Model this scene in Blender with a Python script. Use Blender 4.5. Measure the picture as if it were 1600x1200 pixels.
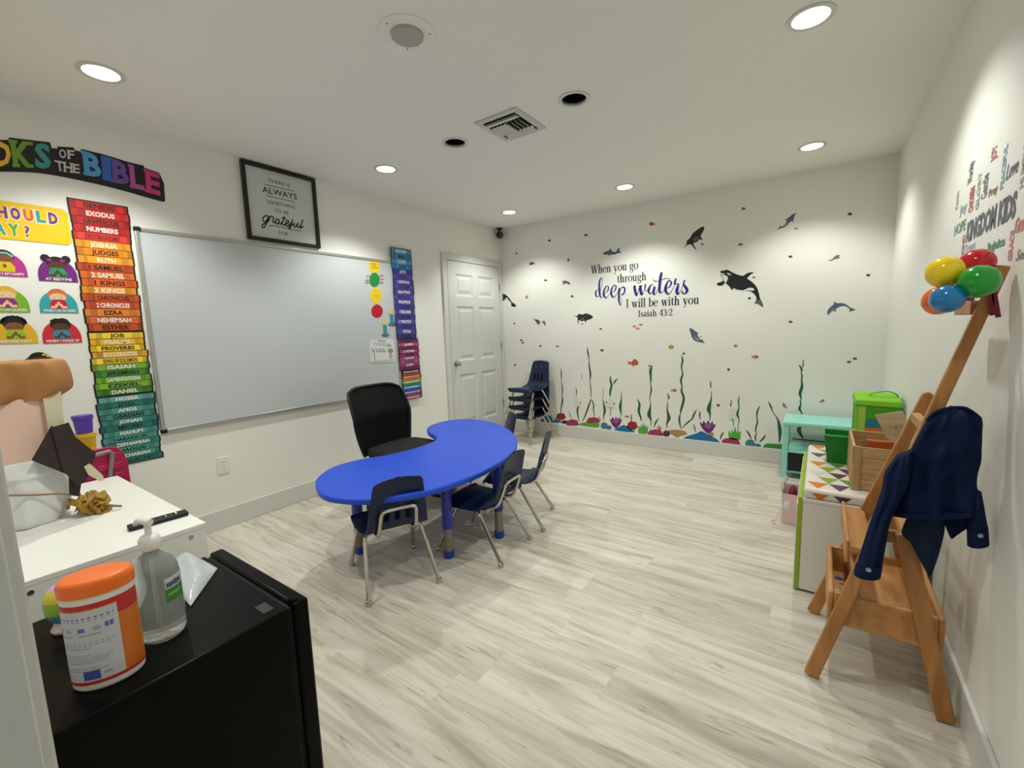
import bpy, bmesh, math, random
from mathutils import Vector, Matrix
random.seed(7)
S = bpy.context.scene
COL = S.collection
for o in list(bpy.data.objects): bpy.data.objects.remove(o)

# ---------------------------------------------------------------- camera
F_PX = 687.98
CAM = Vector((3.2908, -4.5243, 1.2881))
def cam_axes(yaw=-0.6123, pitch=-0.1250, roll=-0.0326):
    cy, sy, cp, sp, cr, sr = math.cos(yaw), math.sin(yaw), math.cos(pitch), math.sin(pitch), math.cos(roll), math.sin(roll)
    fwd = Vector((sy*cp, cy*cp, sp)); right = Vector((cy, -sy, 0)); up = right.cross(fwd)
    return cr*right + sr*up, -sr*right + cr*up, fwd
RX, UX, FX = cam_axes()
cd = bpy.data.cameras.new('camera'); cam = bpy.data.objects.new('camera', cd); COL.objects.link(cam)
cd.sensor_width = 36; cd.lens = F_PX/1600*36; cd.clip_start = .02
M = Matrix.Identity(4)
for i, a in enumerate((RX, UX, -FX)):
    for j in range(3): M[j][i] = a[j]
M.translation = CAM
cam.matrix_world = M
S.camera = cam

# ---------------------------------------------------------------- world, exposure
wd = bpy.data.worlds.new('world'); S.world = wd; wd.use_nodes = True
wd.node_tree.nodes['Background'].inputs[0].default_value = (.85, .93, 1, 1)
wd.node_tree.nodes['Background'].inputs[1].default_value = .25
S.view_settings.view_transform = 'Standard'; S.view_settings.look = 'None'
S.view_settings.gamma = 1; S.view_settings.use_curve_mapping = False
S.view_settings.exposure = 0.0
LAMP_W = 50.5
LAMP_RGB = (.97, 1.0, .945)

# room: x from the whiteboard wall, y = 0 at the sea wall, z up
W, H, YF, ZB = 3.717, 2.495, -4.478, .135
LIT = [(.572, -3.80), (.585, -2.21), (.565, -.59), (1.814, -.595), (3.18, -.59), (3.20, -2.215), (1.815, -3.80), (3.20, -3.80)]  # last two are unseen lamps added to brighten the front of the room
DARK = [(1.291, -2.23), (2.151, -2.238)]

def spot(x, y):
    l = bpy.data.lights.new('lamp_light', 'SPOT'); l.energy = LAMP_W; l.color = LAMP_RGB
    l.spot_size = math.radians(118); l.spot_blend = .55; l.shadow_soft_size = .035
    o = bpy.data.objects.new('lamp_light', l); COL.objects.link(o); o.location = (x, y, H-.012)
    return o
LAMPS = [spot(x, y) for x, y in LIT]
LAMPS[5].data.energy *= .80          # the lamps along the easel wall are duller than the rest
LAMPS[7].data.energy *= .45  # added doorway lamp out of view, dim fill for the near floor
LAMPS[4].data.energy *= .74; LAMPS[2].data.energy *= .84

# ---------------------------------------------------------------- pixel -> point on a known plane of the room
def ray(px, py): return RX*((px-800)/F_PX) - UX*((py-600)/F_PX) + FX
def on(ax, px, py, v):
    d = ray(px, py); return CAM + d*((v-CAM[ax])/d[ax])
def onx(px, py, v=0): return on(0, px, py, v)
def ony(px, py, v=0): return on(1, px, py, v)
def onz(px, py, v=0): return on(2, px, py, v)
def zm(ox, oy, s, pts): return [(ox+p[0]/s, oy+p[1]/s) + tuple(p[2:]) for p in pts]

# ---------------------------------------------------------------- materials
def lin(c):
    return tuple(((x/255)/12.92 if x/255 <= .04045 else ((x/255+.055)/1.055)**2.4) for x in c)
MATS = {}
def mat(name, rgb=(200, 200, 200), rough=.5, metal=0, spec=.5, trans=0, alpha=1, emit=0, noise=0, nscale=30, bump=0, bscale=200, ior=1.45, coat=0):
    if name in MATS: return MATS[name]
    m = bpy.data.materials.new(name); m.use_nodes = True; MATS[name] = m
    nt = m.node_tree; b = nt.nodes['Principled BSDF']; c = lin(rgb) + (1,)
    b.inputs['Base Color'].default_value = c; b.inputs['Roughness'].default_value = rough
    b.inputs['Metallic'].default_value = metal; b.inputs['Specular IOR Level'].default_value = spec
    b.inputs['Transmission Weight'].default_value = trans; b.inputs['Alpha'].default_value = alpha
    b.inputs['IOR'].default_value = ior; b.inputs['Coat Weight'].default_value = coat
    if emit:
        b.inputs['Emission Color'].default_value = c; b.inputs['Emission Strength'].default_value = emit
    if noise or bump:
        tc = nt.nodes.new('ShaderNodeTexCoord')
    if noise:
        n = nt.nodes.new('ShaderNodeTexNoise'); n.inputs['Scale'].default_value = nscale; n.inputs['Detail'].default_value = 5
        nt.links.new(tc.outputs['Object'], n.inputs['Vector'])
        mx = nt.nodes.new('ShaderNodeMix'); mx.data_type = 'RGBA'
        mx.inputs['A'].default_value = tuple(v*(1-noise) for v in c[:3]) + (1,)
        mx.inputs['B'].default_value = tuple(min(1, v*(1+noise)) for v in c[:3]) + (1,)
        nt.links.new(n.outputs['Fac'], mx.inputs['Factor']); nt.links.new(mx.outputs['Result'], b.inputs['Base Color'])
    if bump:
        n2 = nt.nodes.new('ShaderNodeTexNoise'); n2.inputs['Scale'].default_value = bscale; n2.inputs['Detail'].default_value = 3
        nt.links.new(tc.outputs['Object'], n2.inputs['Vector'])
        bp = nt.nodes.new('ShaderNodeBump'); bp.inputs['Strength'].default_value = bump; bp.inputs['Distance'].default_value = .004
        nt.links.new(n2.outputs['Fac'], bp.inputs['Height']); nt.links.new(bp.outputs['Normal'], b.inputs['Normal'])
    return m

def wood(name, c1, c2, axis=0, rough=.5, stretch=14, scale=3.0):
    if name in MATS: return MATS[name]
    m = mat(name, c1, rough); nt = m.node_tree; b = nt.nodes['Principled BSDF']
    tc = nt.nodes.new('ShaderNodeTexCoord'); mp = nt.nodes.new('ShaderNodeMapping')
    sc = [stretch]*3; sc[axis] = 1.2; mp.inputs['Scale'].default_value = sc
    n = nt.nodes.new('ShaderNodeTexNoise'); n.inputs['Scale'].default_value = scale; n.inputs['Detail'].default_value = 6; n.inputs['Distortion'].default_value = .6
    r = nt.nodes.new('ShaderNodeValToRGB'); r.color_ramp.elements[0].position = .32; r.color_ramp.elements[1].position = .7
    r.color_ramp.elements[0].color = lin(c2)+(1,); r.color_ramp.elements[1].color = lin(c1)+(1,)
    nt.links.new(tc.outputs['Object'], mp.inputs['Vector']); nt.links.new(mp.outputs['Vector'], n.inputs['Vector'])
    nt.links.new(n.outputs['Fac'], r.inputs['Fac']); nt.links.new(r.outputs['Color'], b.inputs['Base Color'])
    return m

def plank_floor():
    m = mat('plank_floor', (214, 208, 195), .42, spec=.35); nt = m.node_tree; b = nt.nodes['Principled BSDF']; L = nt.links.new
    N = nt.nodes.new
    tc = N('ShaderNodeTexCoord')
    br = N('ShaderNodeTexBrick'); br.offset = 0
    for k, v in dict(Scale=1, **{'Mortar Size': .0007, 'Mortar Smooth': .3, 'Bias': 0, 'Brick Width': 1.22, 'Row Height': .18}).items(): br.inputs[k].default_value = v
    br.inputs['Color1'].default_value = (0, 0, 0, 1); br.inputs['Color2'].default_value = (1, 1, 1, 1); br.inputs['Mortar'].default_value = (.5, .5, .5, 1)
    s0 = N('ShaderNodeSeparateXYZ'); L(tc.outputs['Object'], s0.inputs[0])
    # every row of planks starts at its own random length
    dv = N('ShaderNodeMath'); dv.operation = 'DIVIDE'; dv.inputs[1].default_value = .18; L(s0.outputs[1], dv.inputs[0])
    fl = N('ShaderNodeMath'); fl.operation = 'FLOOR'; L(dv.outputs[0], fl.inputs[0])
    wn = N('ShaderNodeTexWhiteNoise'); wn.noise_dimensions = '1D'; L(fl.outputs[0], wn.inputs['W'])
    mu = N('ShaderNodeMath'); mu.operation = 'MULTIPLY_ADD'; mu.inputs[1].default_value = 1.22; L(wn.outputs['Value'], mu.inputs[0]); L(s0.outputs[0], mu.inputs[2])
    c0 = N('ShaderNodeCombineXYZ'); L(mu.outputs[0], c0.inputs[0]); L(s0.outputs[1], c0.inputs[1])
    L(c0.outputs[0], br.inputs['Vector'])
    sx = N('ShaderNodeSeparateXYZ'); L(c0.outputs[0], sx.inputs[0])
    # each plank shifts the grain along z by its own random number
    cb = N('ShaderNodeCombineXYZ'); mul = N('ShaderNodeMath'); mul.operation = 'MULTIPLY'; mul.inputs[1].default_value = 37
    L(br.outputs['Color'], mul.inputs[0]); L(sx.outputs[0], cb.inputs[0]); L(sx.outputs[1], cb.inputs[1]); L(mul.outputs[0], cb.inputs[2])
    def grain(scale, mscale, detail, dist, rough=.55):
        mp = N('ShaderNodeMapping'); mp.inputs['Scale'].default_value = mscale; L(cb.outputs[0], mp.inputs['Vector'])
        n = N('ShaderNodeTexNoise'); n.inputs['Scale'].default_value = scale; n.inputs['Detail'].default_value = detail
        n.inputs['Distortion'].default_value = dist; n.inputs['Roughness'].default_value = rough
        L(mp.outputs['Vector'], n.inputs['Vector']); return n
    g1 = grain(1.6, (1.0, 9, 1), 6, 1.1); g2 = grain(4, (1, 34, 1), 5, .4); g3 = grain(2.2, (1.3, 9, 1), 4, 2.6)
    r1 = N('ShaderNodeValToRGB'); e = r1.color_ramp.elements
    e[0].position = .30; e[0].color = lin((184, 175, 160))+(1,); e[1].position = .56; e[1].color = lin((222, 215, 202))+(1,)
    x = e.new(.44); x.color = lin((208, 200, 186))+(1,); x = e.new(.75); x.color = lin((228, 222, 210))+(1,)
    L(g1.outputs['Fac'], r1.inputs['Fac'])
    r2 = N('ShaderNodeValToRGB'); e = r2.color_ramp.elements
    e[0].position = .30; e[0].color = (.87, .86, .84, 1); e[1].position = .55; e[1].color = (1, 1, 1, 1)
    L(g2.outputs['Fac'], r2.inputs['Fac'])
    r3 = N('ShaderNodeValToRGB'); e = r3.color_ramp.elements
    e[0].position = .27; e[0].color = (.66, .62, .57, 1); e[1].position = .40; e[1].color = (1, 1, 1, 1)
    L(g3.outputs['Fac'], r3.inputs['Fac'])
    r4 = N('ShaderNodeValToRGB'); e = r4.color_ramp.elements
    e[0].color = (.84, .825, .80, 1); e[1].color = (1, 1, 1, 1); L(br.outputs['Color'], r4.inputs['Fac'])
    prev = r1.outputs['Color']
    for r in (r2, r3, r4):
        mx = N('ShaderNodeMix'); mx.data_type = 'RGBA'; mx.blend_type = 'MULTIPLY'; mx.inputs['Factor'].default_value = 1
        L(prev, mx.inputs['A']); L(r.outputs['Color'], mx.inputs['B']); prev = mx.outputs['Result']
    seam = N('ShaderNodeMix'); seam.data_type = 'RGBA'; seam.inputs['B'].default_value = lin((186, 178, 164))+(1,)
    L(br.outputs['Fac'], seam.inputs['Factor']); L(prev, seam.inputs['A'])
    L(seam.outputs['Result'], b.inputs['Base Color'])
    return m

# ---------------------------------------------------------------- mesh builder
def frame(O, U, V): return (Vector(O), Vector(U).normalized(), Vector(V).normalized())
def left_fr(y=0, z=0, off=0): return frame((off, y, z), (0, 1, 0), (0, 0, 1))
def back_fr(x=0, z=0, off=0): return frame((x, -off, z), (1, 0, 0), (0, 0, 1))
def right_fr(y=0, z=0, off=0): return frame((W-off, y, z), (0, -1, 0), (0, 0, 1))

TXT = {}
def text_mesh(s, bold=0.0, shear=0.0):
    k = (s, bold, shear)
    if k not in TXT:
        c = bpy.data.curves.new('t', 'FONT'); c.body = s; c.size = 1; c.resolution_u = 2; c.offset = bold; c.shear = shear; c.fill_mode = 'FRONT'
        o = bpy.data.objects.new('t', c)
        me = bpy.data.meshes.new_from_object(o)
        vs = [(v.co.x, v.co.y) for v in me.vertices]; fs = [tuple(p.vertices) for p in me.polygons]
        bpy.data.objects.remove(o); bpy.data.curves.remove(c); bpy.data.meshes.remove(me)
        TXT[k] = (vs, fs)
    return TXT[k]

class MB:
    def __init__(s): s.v = []; s.f = []; s.mi = []; s.mats = []
    def m(s, mt):
        if mt not in s.mats: s.mats.append(mt)
        return s.mats.index(mt)
    def add(s, vs, fs, mt):
        n = len(s.v); k = s.m(mt); s.v += [Vector(v) for v in vs]
        for f in fs: s.f.append(tuple(n+i for i in f)); s.mi.append(k)
        return s
    def box(s, x0, x1, y0, y1, z0, z1, mt):
        return s.hexa([(x0, y0, z0), (x1, y0, z0), (x1, y1, z0), (x0, y1, z0), (x0, y0, z1), (x1, y0, z1), (x1, y1, z1), (x0, y1, z1)], mt)
    def hexa(s, p, mt):
        return s.add(p, [(3, 2, 1, 0), (4, 5, 6, 7), (0, 1, 5, 4), (1, 2, 6, 5), (2, 3, 7, 6), (3, 0, 4, 7)], mt)
    def obox(s, c, sz, mt, R=None):
        R = R or Matrix.Identity(3); c = Vector(c)
        P = [c + R @ Vector((a*sz[0]/2, b*sz[1]/2, d*sz[2]/2)) for d in (-1, 1) for a, b in ((-1, -1), (1, -1), (1, 1), (-1, 1))]
        return s.hexa(P, mt)
    def bar(s, p0, p1, w, h, mt, side=(0, 1, 0)):
        # beam from p0 to p1, w across 'side', h across the other way
        p0, p1 = Vector(p0), Vector(p1); d = (p1-p0).normalized(); sd = Vector(side); sd = (sd - d*sd.dot(d)).normalized(); n = d.cross(sd)
        P = [p + sd*a*w/2 + n*b*h/2 for p in (p0, p1) for a, b in ((-1, -1), (1, -1), (1, 1), (-1, 1))]
        return s.hexa(P, mt)
    def tube(s, pts, r, mt, n=8, closed=False, cap=True, flat=1):
        pts = [Vector(p) for p in pts]; N = len(pts); R = r if isinstance(r, (list, tuple)) else [r]*N
        T = []
        for i in range(N):
            a = pts[(i-1) % N] if closed or i else pts[0]; b = pts[(i+1) % N] if closed or i < N-1 else pts[-1]
            T.append((b-a).normalized())
        up = Vector((0, 0, 1)) if abs(T[0].z) < .9 else Vector((1, 0, 0))
        u = (up - T[0]*up.dot(T[0])).normalized(); vs = []; fs = []
        for i in range(N):
            u = (u - T[i]*u.dot(T[i])).normalized(); w = T[i].cross(u)
            for k in range(n):
                a = 2*math.pi*k/n; vs.append(pts[i] + (u*math.cos(a)*flat + w*math.sin(a))*R[i])
        for i in range(N if closed else N-1):
            for k in range(n):
                a, b = i*n+k, i*n+(k+1) % n; j = ((i+1) % N)*n
                fs.append((a, b, j+(k+1) % n, j+k))
        if cap and not closed: fs += [tuple(range(n))[::-1], tuple((N-1)*n+k for k in range(n))]
        return s.add(vs, fs, mt)
    def lathe(s, prof, c, mt, n=24, R=None, sy=1.0, cap=True):
        # prof: (radius, height) pairs; a list of materials may be given per band
        R = R or Matrix.Identity(3); c = Vector(c); vs = []; fs = []; N = len(prof)
        for r, z in prof:
            for k in range(n):
                a = 2*math.pi*k/n; vs.append(c + R @ Vector((r*math.cos(a), r*math.sin(a)*sy, z)))
        bands = mt if isinstance(mt, list) else [mt]*(N-1)
        base = len(s.v); s.v += vs
        for i in range(N-1):
            k0 = s.m(bands[i])
            for k in range(n):
                s.f.append((base+i*n+k, base+i*n+(k+1) % n, base+(i+1)*n+(k+1) % n, base+(i+1)*n+k)); s.mi.append(k0)
        if cap and prof[0][0] > 1e-6: s.f.append(tuple(base+k for k in range(n))[::-1]); s.mi.append(s.m(bands[0]))
        if cap and prof[-1][0] > 1e-6: s.f.append(tuple(base+(N-1)*n+k for k in range(n))); s.mi.append(s.m(bands[-1]))
        return s
    def ball(s, c, r, mt, n=20, R=None):
        r = r if isinstance(r, (list, tuple)) else (r, r, r); m = n//2
        pr = [(max(1e-7, math.sin(math.pi*i/m)), -math.cos(math.pi*i/m)) for i in range(m+1)]
        R = (R or Matrix.Identity(3)) @ Matrix.Diagonal(Vector(r))
        return s.lathe(pr, c, mt, n, R)
    def prism(s, poly, fr, d, mt, z0=0.0):
        # flat outline in a wall frame, from height z0 to z0+d above the frame's plane
        O, U, V = fr; Nn = U.cross(V); n = len(poly)
        a = sum(poly[i][0]*poly[(i+1) % n][1]-poly[(i+1) % n][0]*poly[i][1] for i in range(n))
        if a < 0: poly = poly[::-1]
        vs = [O+U*p[0]+V*p[1]+Nn*z0 for p in poly] + [O+U*p[0]+V*p[1]+Nn*(z0+d) for p in poly]
        fs = [tuple(range(n, 2*n)), tuple(range(n))[::-1]] + [(i, (i+1) % n, n+(i+1) % n, n+i) for i in range(n)]
        return s.add(vs, fs, mt)
    def ppoly(s, pts, fr, z, mt):
        O, U, V = fr; Nn = U.cross(V); n = len(pts)
        a = sum(pts[i][0]*pts[(i+1) % n][1]-pts[(i+1) % n][0]*pts[i][1] for i in range(n))
        if a < 0: pts = pts[::-1]
        return s.add([O+U*p[0]+V*p[1]+Nn*z for p in pts], [tuple(range(n))], mt)
    def ribbon(s, path, fr, z, mt):
        # path of (u, v, half width) in a wall frame
        O, U, V = fr; Nn = U.cross(V); n = len(path); vs = []
        for i in range(n):
            a = Vector(path[max(0, i-1)][:2]); b = Vector(path[min(n-1, i+1)][:2]); d = b-a
            d = d.normalized() if d.length > 1e-9 else Vector((0, 1)); q = Vector((-d.y, d.x)); p = Vector(path[i][:2]); h = path[i][2]
            for e in (p+q*h, p-q*h): vs.append(O+U*e.x+V*e.y+Nn*z)
        return s.add(vs, [(2*i, 2*i+1, 2*i+3, 2*i+2) for i in range(n-1)], mt)
    def text(s, string, fr, x0, x1, y0, h, z, mt, bold=0.0, shear=0.0, keep=False, align=0.5, rot=None):
        # fits the words into x0..x1 with capital height h on baseline y0
        vs, fs = text_mesh(string, bold, shear)
        if not vs: return s
        ax, bx = min(v[0] for v in vs), max(v[0] for v in vs)
        cap = .73; sy = h/cap; sx = (x1-x0)/max(1e-6, bx-ax)
        if keep and sx > sy: 
            wd_ = (bx-ax)*sy; x0 = x0 + (x1-x0-wd_)*align; sx = sy
        O, U, V = fr; Nn = U.cross(V)
        return s.add([O+U*(x0+(v[0]-ax)*sx)+V*(y0+v[1]*sy)+Nn*z for v in vs], fs, mt)
    def build(s, name, parent=None, label=None, cat=None, group=None, kind=None, bevel=0, seg=2, sub=0, solid=0, ang=35, local=False, flatshade=False):
        if parent is not None: O = Vector((0, 0, 0)) if local else parent.location.copy()
        elif kind == 'structure' or local: O = Vector((0, 0, 0))
        else:
            xs = [v.x for v in s.v]; ys = [v.y for v in s.v]; O = Vector(((min(xs)+max(xs))/2, (min(ys)+max(ys))/2, min(v.z for v in s.v)))
        me = bpy.data.meshes.new(name); me.from_pydata([tuple(v-O) for v in s.v], [], s.f)
        for mt in s.mats: me.materials.append(mt)
        me.polygons.foreach_set('material_index', s.mi)
        me.validate(); me.update()
        if not flatshade:
            me.polygons.foreach_set('use_smooth', [True]*len(me.polygons)); me.set_sharp_from_angle(angle=math.radians(ang))
        o = bpy.data.objects.new(name, me); COL.objects.link(o)
        if parent is not None: o.parent = parent
        else: o.location = O
        tag(o, label, cat, group, kind)
        if solid:
            md = o.modifiers.new('thickness', 'SOLIDIFY'); md.thickness = solid; md.offset = 0
        if bevel:
            md = o.modifiers.new('edge', 'BEVEL'); md.width = bevel; md.segments = seg; md.limit_method = 'ANGLE'; md.angle_limit = math.radians(40); md.harden_normals = False
        if sub:
            md = o.modifiers.new('smooth', 'SUBSURF'); md.levels = sub; md.render_levels = sub
        return o

def tag(o, label=None, cat=None, group=None, kind=None):
    if label: o['label'] = label
    if cat: o['category'] = cat
    if group: o['group'] = group
    if kind: o['kind'] = kind
def thing(name, loc, label, cat, group=None):
    o = bpy.data.objects.new(name, None); COL.objects.link(o); o.location = loc; o.empty_display_size = .1
    tag(o, label, cat, group); return o
def copy_tree(o, parent=None):
    c = o.copy(); COL.objects.link(c)
    if parent: c.parent = parent
    for ch in list(o.children): copy_tree(ch, c)
    return c
def catmull(pts, n=5, closed=False):
    P = [tuple(p) for p in pts]; N = len(P); out = []
    for i in range(N if closed else N-1):
        p = [P[(i+k) % N] if closed else P[min(N-1, max(0, i+k))] for k in (-1, 0, 1, 2)]
        for j in range(n):
            t = j/n
            out.append(tuple(.5*((2*b) + (-a+c)*t + (2*a-5*b+4*c-d)*t*t + (-a+3*b-3*c+d)*t**3) for a, b, c, d in zip(*p)))
    if not closed: out.append(P[-1])
    return out
def loft(mb, rows, fr, mt, n=14, steps=5, wr=0.0, seed=0, expo=.6):
    # closed cloth body: rows of (uL, vL, uR, vR, thickness, depth) swept into rounded cross-sections
    rnd = random.Random(seed); ph = [rnd.uniform(0, 6.28) for _ in range(6)]
    O, U, V = fr; Nn = U.cross(V); R = catmull(rows, steps); vs = []; fs = []; m = 2*n
    for i, (a, b, c, d, t, z) in enumerate(R):
        for k in range(m):
            if k <= n: s_ = k/n; side = 1
            else: s_ = (m-k)/n; side = -1
            e = max(0.0, 1-abs(2*s_-1)**2.4)**expo
            w = wr*e*(math.sin(s_*10+i*.045+ph[0]) + .75*math.sin(s_*19-i*.07+ph[1]) + .35*math.sin(i*.30+s_*6+ph[2]) + .3*math.sin(s_*31+i*.12+ph[3]))
            p = (a+(c-a)*s_, b+(d-b)*s_)
            vs.append(O+U*p[0]+V*p[1]+Nn*(z+side*t*e/2+w))
    N = len(R)
    for i in range(N-1):
        for k in range(m): fs.append((i*m+k, i*m+(k+1) % m, (i+1)*m+(k+1) % m, (i+1)*m+k))
    fs += [tuple(range(m))[::-1], tuple((N-1)*m+k for k in range(m))]
    return mb.add(vs, fs, mt)

WHITE = mat('wall_paint', (238, 237, 229), .75, spec=.25, bump=.12, bscale=260)
CEIL = mat('ceiling_paint', (240, 239, 231), .85, spec=.15, bump=.06, bscale=200)
TRIM = mat('white_gloss_trim', (214, 214, 207), .38)
DOORW = mat('white_door_paint', (212, 213, 208), .4)
CHROME = mat('chrome', (200, 196, 186), .16, metal=1)
STEEL = mat('brushed_steel', (176, 174, 168), .35, metal=1)
BLACK = mat('black_plastic', (20, 20, 20), .45)
DARKHOLE = mat('dark_inside', (7, 7, 7), .9, spec=.1)
WPLAST = mat('white_plastic', (232, 232, 226), .4)
GREYDARK = mat('grey_plastic', (96, 98, 100), .45)

# ================================================================ the room
m = MB().box(0, W, YF, 0, -.05, 0, plank_floor()); m.box(2.6, 3.5, YF-.6, YF, -.05, 0, MATS['plank_floor']); m.build('floor', kind='structure')
m = MB()
# ceiling slab with a round hole for every recessed can
def ceiling():
    bm = bmesh.new(); holes = LIT+DARK; r = .069
    xs = sorted({0.0, W} | {x+e for x, y in holes for e in (-.09, .09)}); ys = sorted({YF-.12, 0.0} | {y+e for x, y in holes for e in (-.09, .09)})
    def hole_at(cx, cy):
        for x, y in holes:
            if abs(cx-x) < .05 and abs(cy-y) < .05: return (x, y)
    mb = MB()
    for i in range(len(xs)-1):
        for j in range(len(ys)-1):
            x0, x1, y0, y1 = xs[i], xs[i+1], ys[j], ys[j+1]
            inside = [h for h in holes if x0-1e-6 >= h[0]-.0901 and x1 <= h[0]+.0901 and y0 >= h[1]-.0901 and y1 <= h[1]+.0901]
            if not inside:
                mb.add([(x0, y0, H), (x0, y1, H), (x1, y1, H), (x1, y0, H)], [(0, 1, 2, 3)], CEIL)
    for hx, hy in holes:
        n = 32; outer = []; inner = []
        for k in range(n):
            a = 2*math.pi*k/n; c, s_ = math.cos(a), math.sin(a); q = .09/max(abs(c), abs(s_))
            outer.append((hx+c*q, hy+s_*q, H)); inner.append((hx+c*r, hy+s_*r, H))
        mb.add(outer+inner, [(k, n+k, n+(k+1) % n, (k+1) % n) for k in range(n)], CEIL)
    mb.box(0, W, YF-.12, 0, H+.13, H+.16, CEIL)
    return mb
ceiling().build('ceiling', kind='structure', flatshade=True)
MB().box(-.12, 0, YF-.12, .12, -.05, H+.16, WHITE).build('wall_left', kind='structure')
MB().box(0, W+.12, 0, .12, -.05, H+.16, WHITE).build('wall_back', kind='structure')
MB().box(W, W+.12, YF-.6, 0, -.05, H+.16, WHITE).build('wall_right', kind='structure')
m = MB().box(0, 2.585, YF-.12, YF, -.05, H+.16, WHITE); m.box(3.515, W, YF-.12, YF, -.05, H+.16, WHITE); m.box(2.585, 3.515, YF-.12, YF, 2.1, H+.16, WHITE)
m.build('wall_front', kind='structure')
# open doorway the picture is taken from: jamb with stop, casing
m = MB(); 
m.box(2.585, 2.60, YF-.12, YF+.004, 0, 2.1, TRIM); m.box(2.60, 2.612, YF-.075, YF-.04, 0, 2.1, TRIM)
m.box(3.50, 3.515, YF-.12, YF+.004, 0, 2.1, TRIM); m.box(2.6, 3.5, YF-.12, YF+.004, 2.085, 2.1, TRIM)
m.build('door_2', kind='structure', bevel=.002)
m = MB().prism([(2.53, 0), (2.594, 0), (2.594, 2.106), (3.506, 2.106), (3.506, 0), (3.57, 0), (3.57, 2.165), (2.53, 2.165)], frame((0, YF+.014, 0), (1, 0, 0), (0, 0, 1)), .014, TRIM)
m.build('trim_2', kind='structure', bevel=.003)
# baseboards
def baseboard(name, *b): MB().box(*b, TRIM).build(name, kind='structure', bevel=.004)
baseboard('baseboard_left', 0, .014, YF, -1.058, 0, ZB)
baseboard('baseboard_back', 0, W, -.014, 0, 0, ZB)
baseboard('baseboard_right', W-.014, W, YF+.014, -.014, 0, ZB)
baseboard('baseboard_front', .014, 2.53, YF, YF+.012, 0, ZB)

# six-panel door near the corner: casing, slab, panels, hinges, knob
dy0, dy1 = -.985, -.072
m = MB().prism([(dy0-.075, 0), (dy0-.006, 0), (dy0-.006, 2.036), (dy1+.006, 2.036), (dy1+.006, 0), (-.003, 0), (-.003, 2.105), (dy0-.075, 2.105)], left_fr(), .020, TRIM)
m.build('trim_1', kind='structure', bevel=.004)
def door_slab():
    fr = left_fr(); mb = MB(); ys = [dy0, dy0+.115, dy0+.115+.295, dy1-.115-.295, dy1-.115, dy1]
    zs = [.012, .22, .80, .99, 1.60, 1.72, 1.93, 2.03]
    zs = [.012, .23, .80, .95, 1.55, 1.66, 1.90, 2.03]
    X = .017
    for i in range(5):
        for j in range(7):
            y0, y1, z0, z1 = ys[i], ys[i+1], zs[j], zs[j+1]
            if i in (1, 3) and j in (1, 3, 5):
                q = [(0, X), (.018, X-.010), (.034, X-.010), (.062, X-.002)]
                for a in range(3):
                    (i0, x0), (i1, x1) = q[a], q[a+1]
                    P = [(x0, y0+i0, z0+i0), (x0, y1-i0, z0+i0), (x0, y1-i0, z1-i0), (x0, y0+i0, z1-i0), (x1, y0+i1, z0+i1), (x1, y1-i1, z0+i1), (x1, y1-i1, z1-i1), (x1, y0+i1, z1-i1)]
                    mb.add(P, [(k, (k+1) % 4, 4+(k+1) % 4, 4+k) for k in range(4)], DOORW)
                mb.add([(q[3][1], y0+.062, z0+.062), (q[3][1], y1-.062, z0+.062), (q[3][1], y1-.062, z1-.062), (q[3][1], y0+.062, z1-.062)], [(0, 1, 2, 3)], DOORW)
            else: mb.add([(X, y0, z0), (X, y1, z0), (X, y1, z1), (X, y0, z1)], [(0, 1, 2, 3)], DOORW)
    mb.box(0, X-.0005, dy0, dy0+.002, .012, 2.03, DOORW); mb.box(0, X-.0005, dy1-.002, dy1, .012, 2.03, DOORW); mb.box(0, X-.0005, dy0, dy1, 2.028, 2.03, DOORW)
    return mb
door = door_slab().build('door_1', kind='structure', ang=10)
gap = mat('door_gap', (40, 40, 38), .9)
MB().box(0, .004, dy0-.006, dy0, 0, 2.036, gap).box(0, .004, dy1, dy1+.006, 0, 2.036, gap).box(0, .004, dy0, dy1, 2.03, 2.036, gap).box(0, .016, dy0, dy1, .0, .012, gap).build('door_gap', parent=door)
R_X = Matrix(((0, 0, 1), (0, 1, 0), (-1, 0, 0)))       # local z -> world x
MB().lathe([(.032, .017), (.032, .022), (.012, .026), (.011, .042), (.020, .048), (.027, .060), (.024, .072), (.012, .078), (0, .079)], (0, dy0+.065, .925), STEEL, 20, R_X).build('door_knob', parent=door)
for z in (.36, 1.075, 1.80):
    MB().box(.0175, .019, dy1-.006, dy1+.012, z-.045, z+.045, STEEL).tube([(.0235, dy1+.003, z-.046), (.0235, dy1+.003, z+.046)], .006, STEEL).build('hinge', parent=door)

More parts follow.
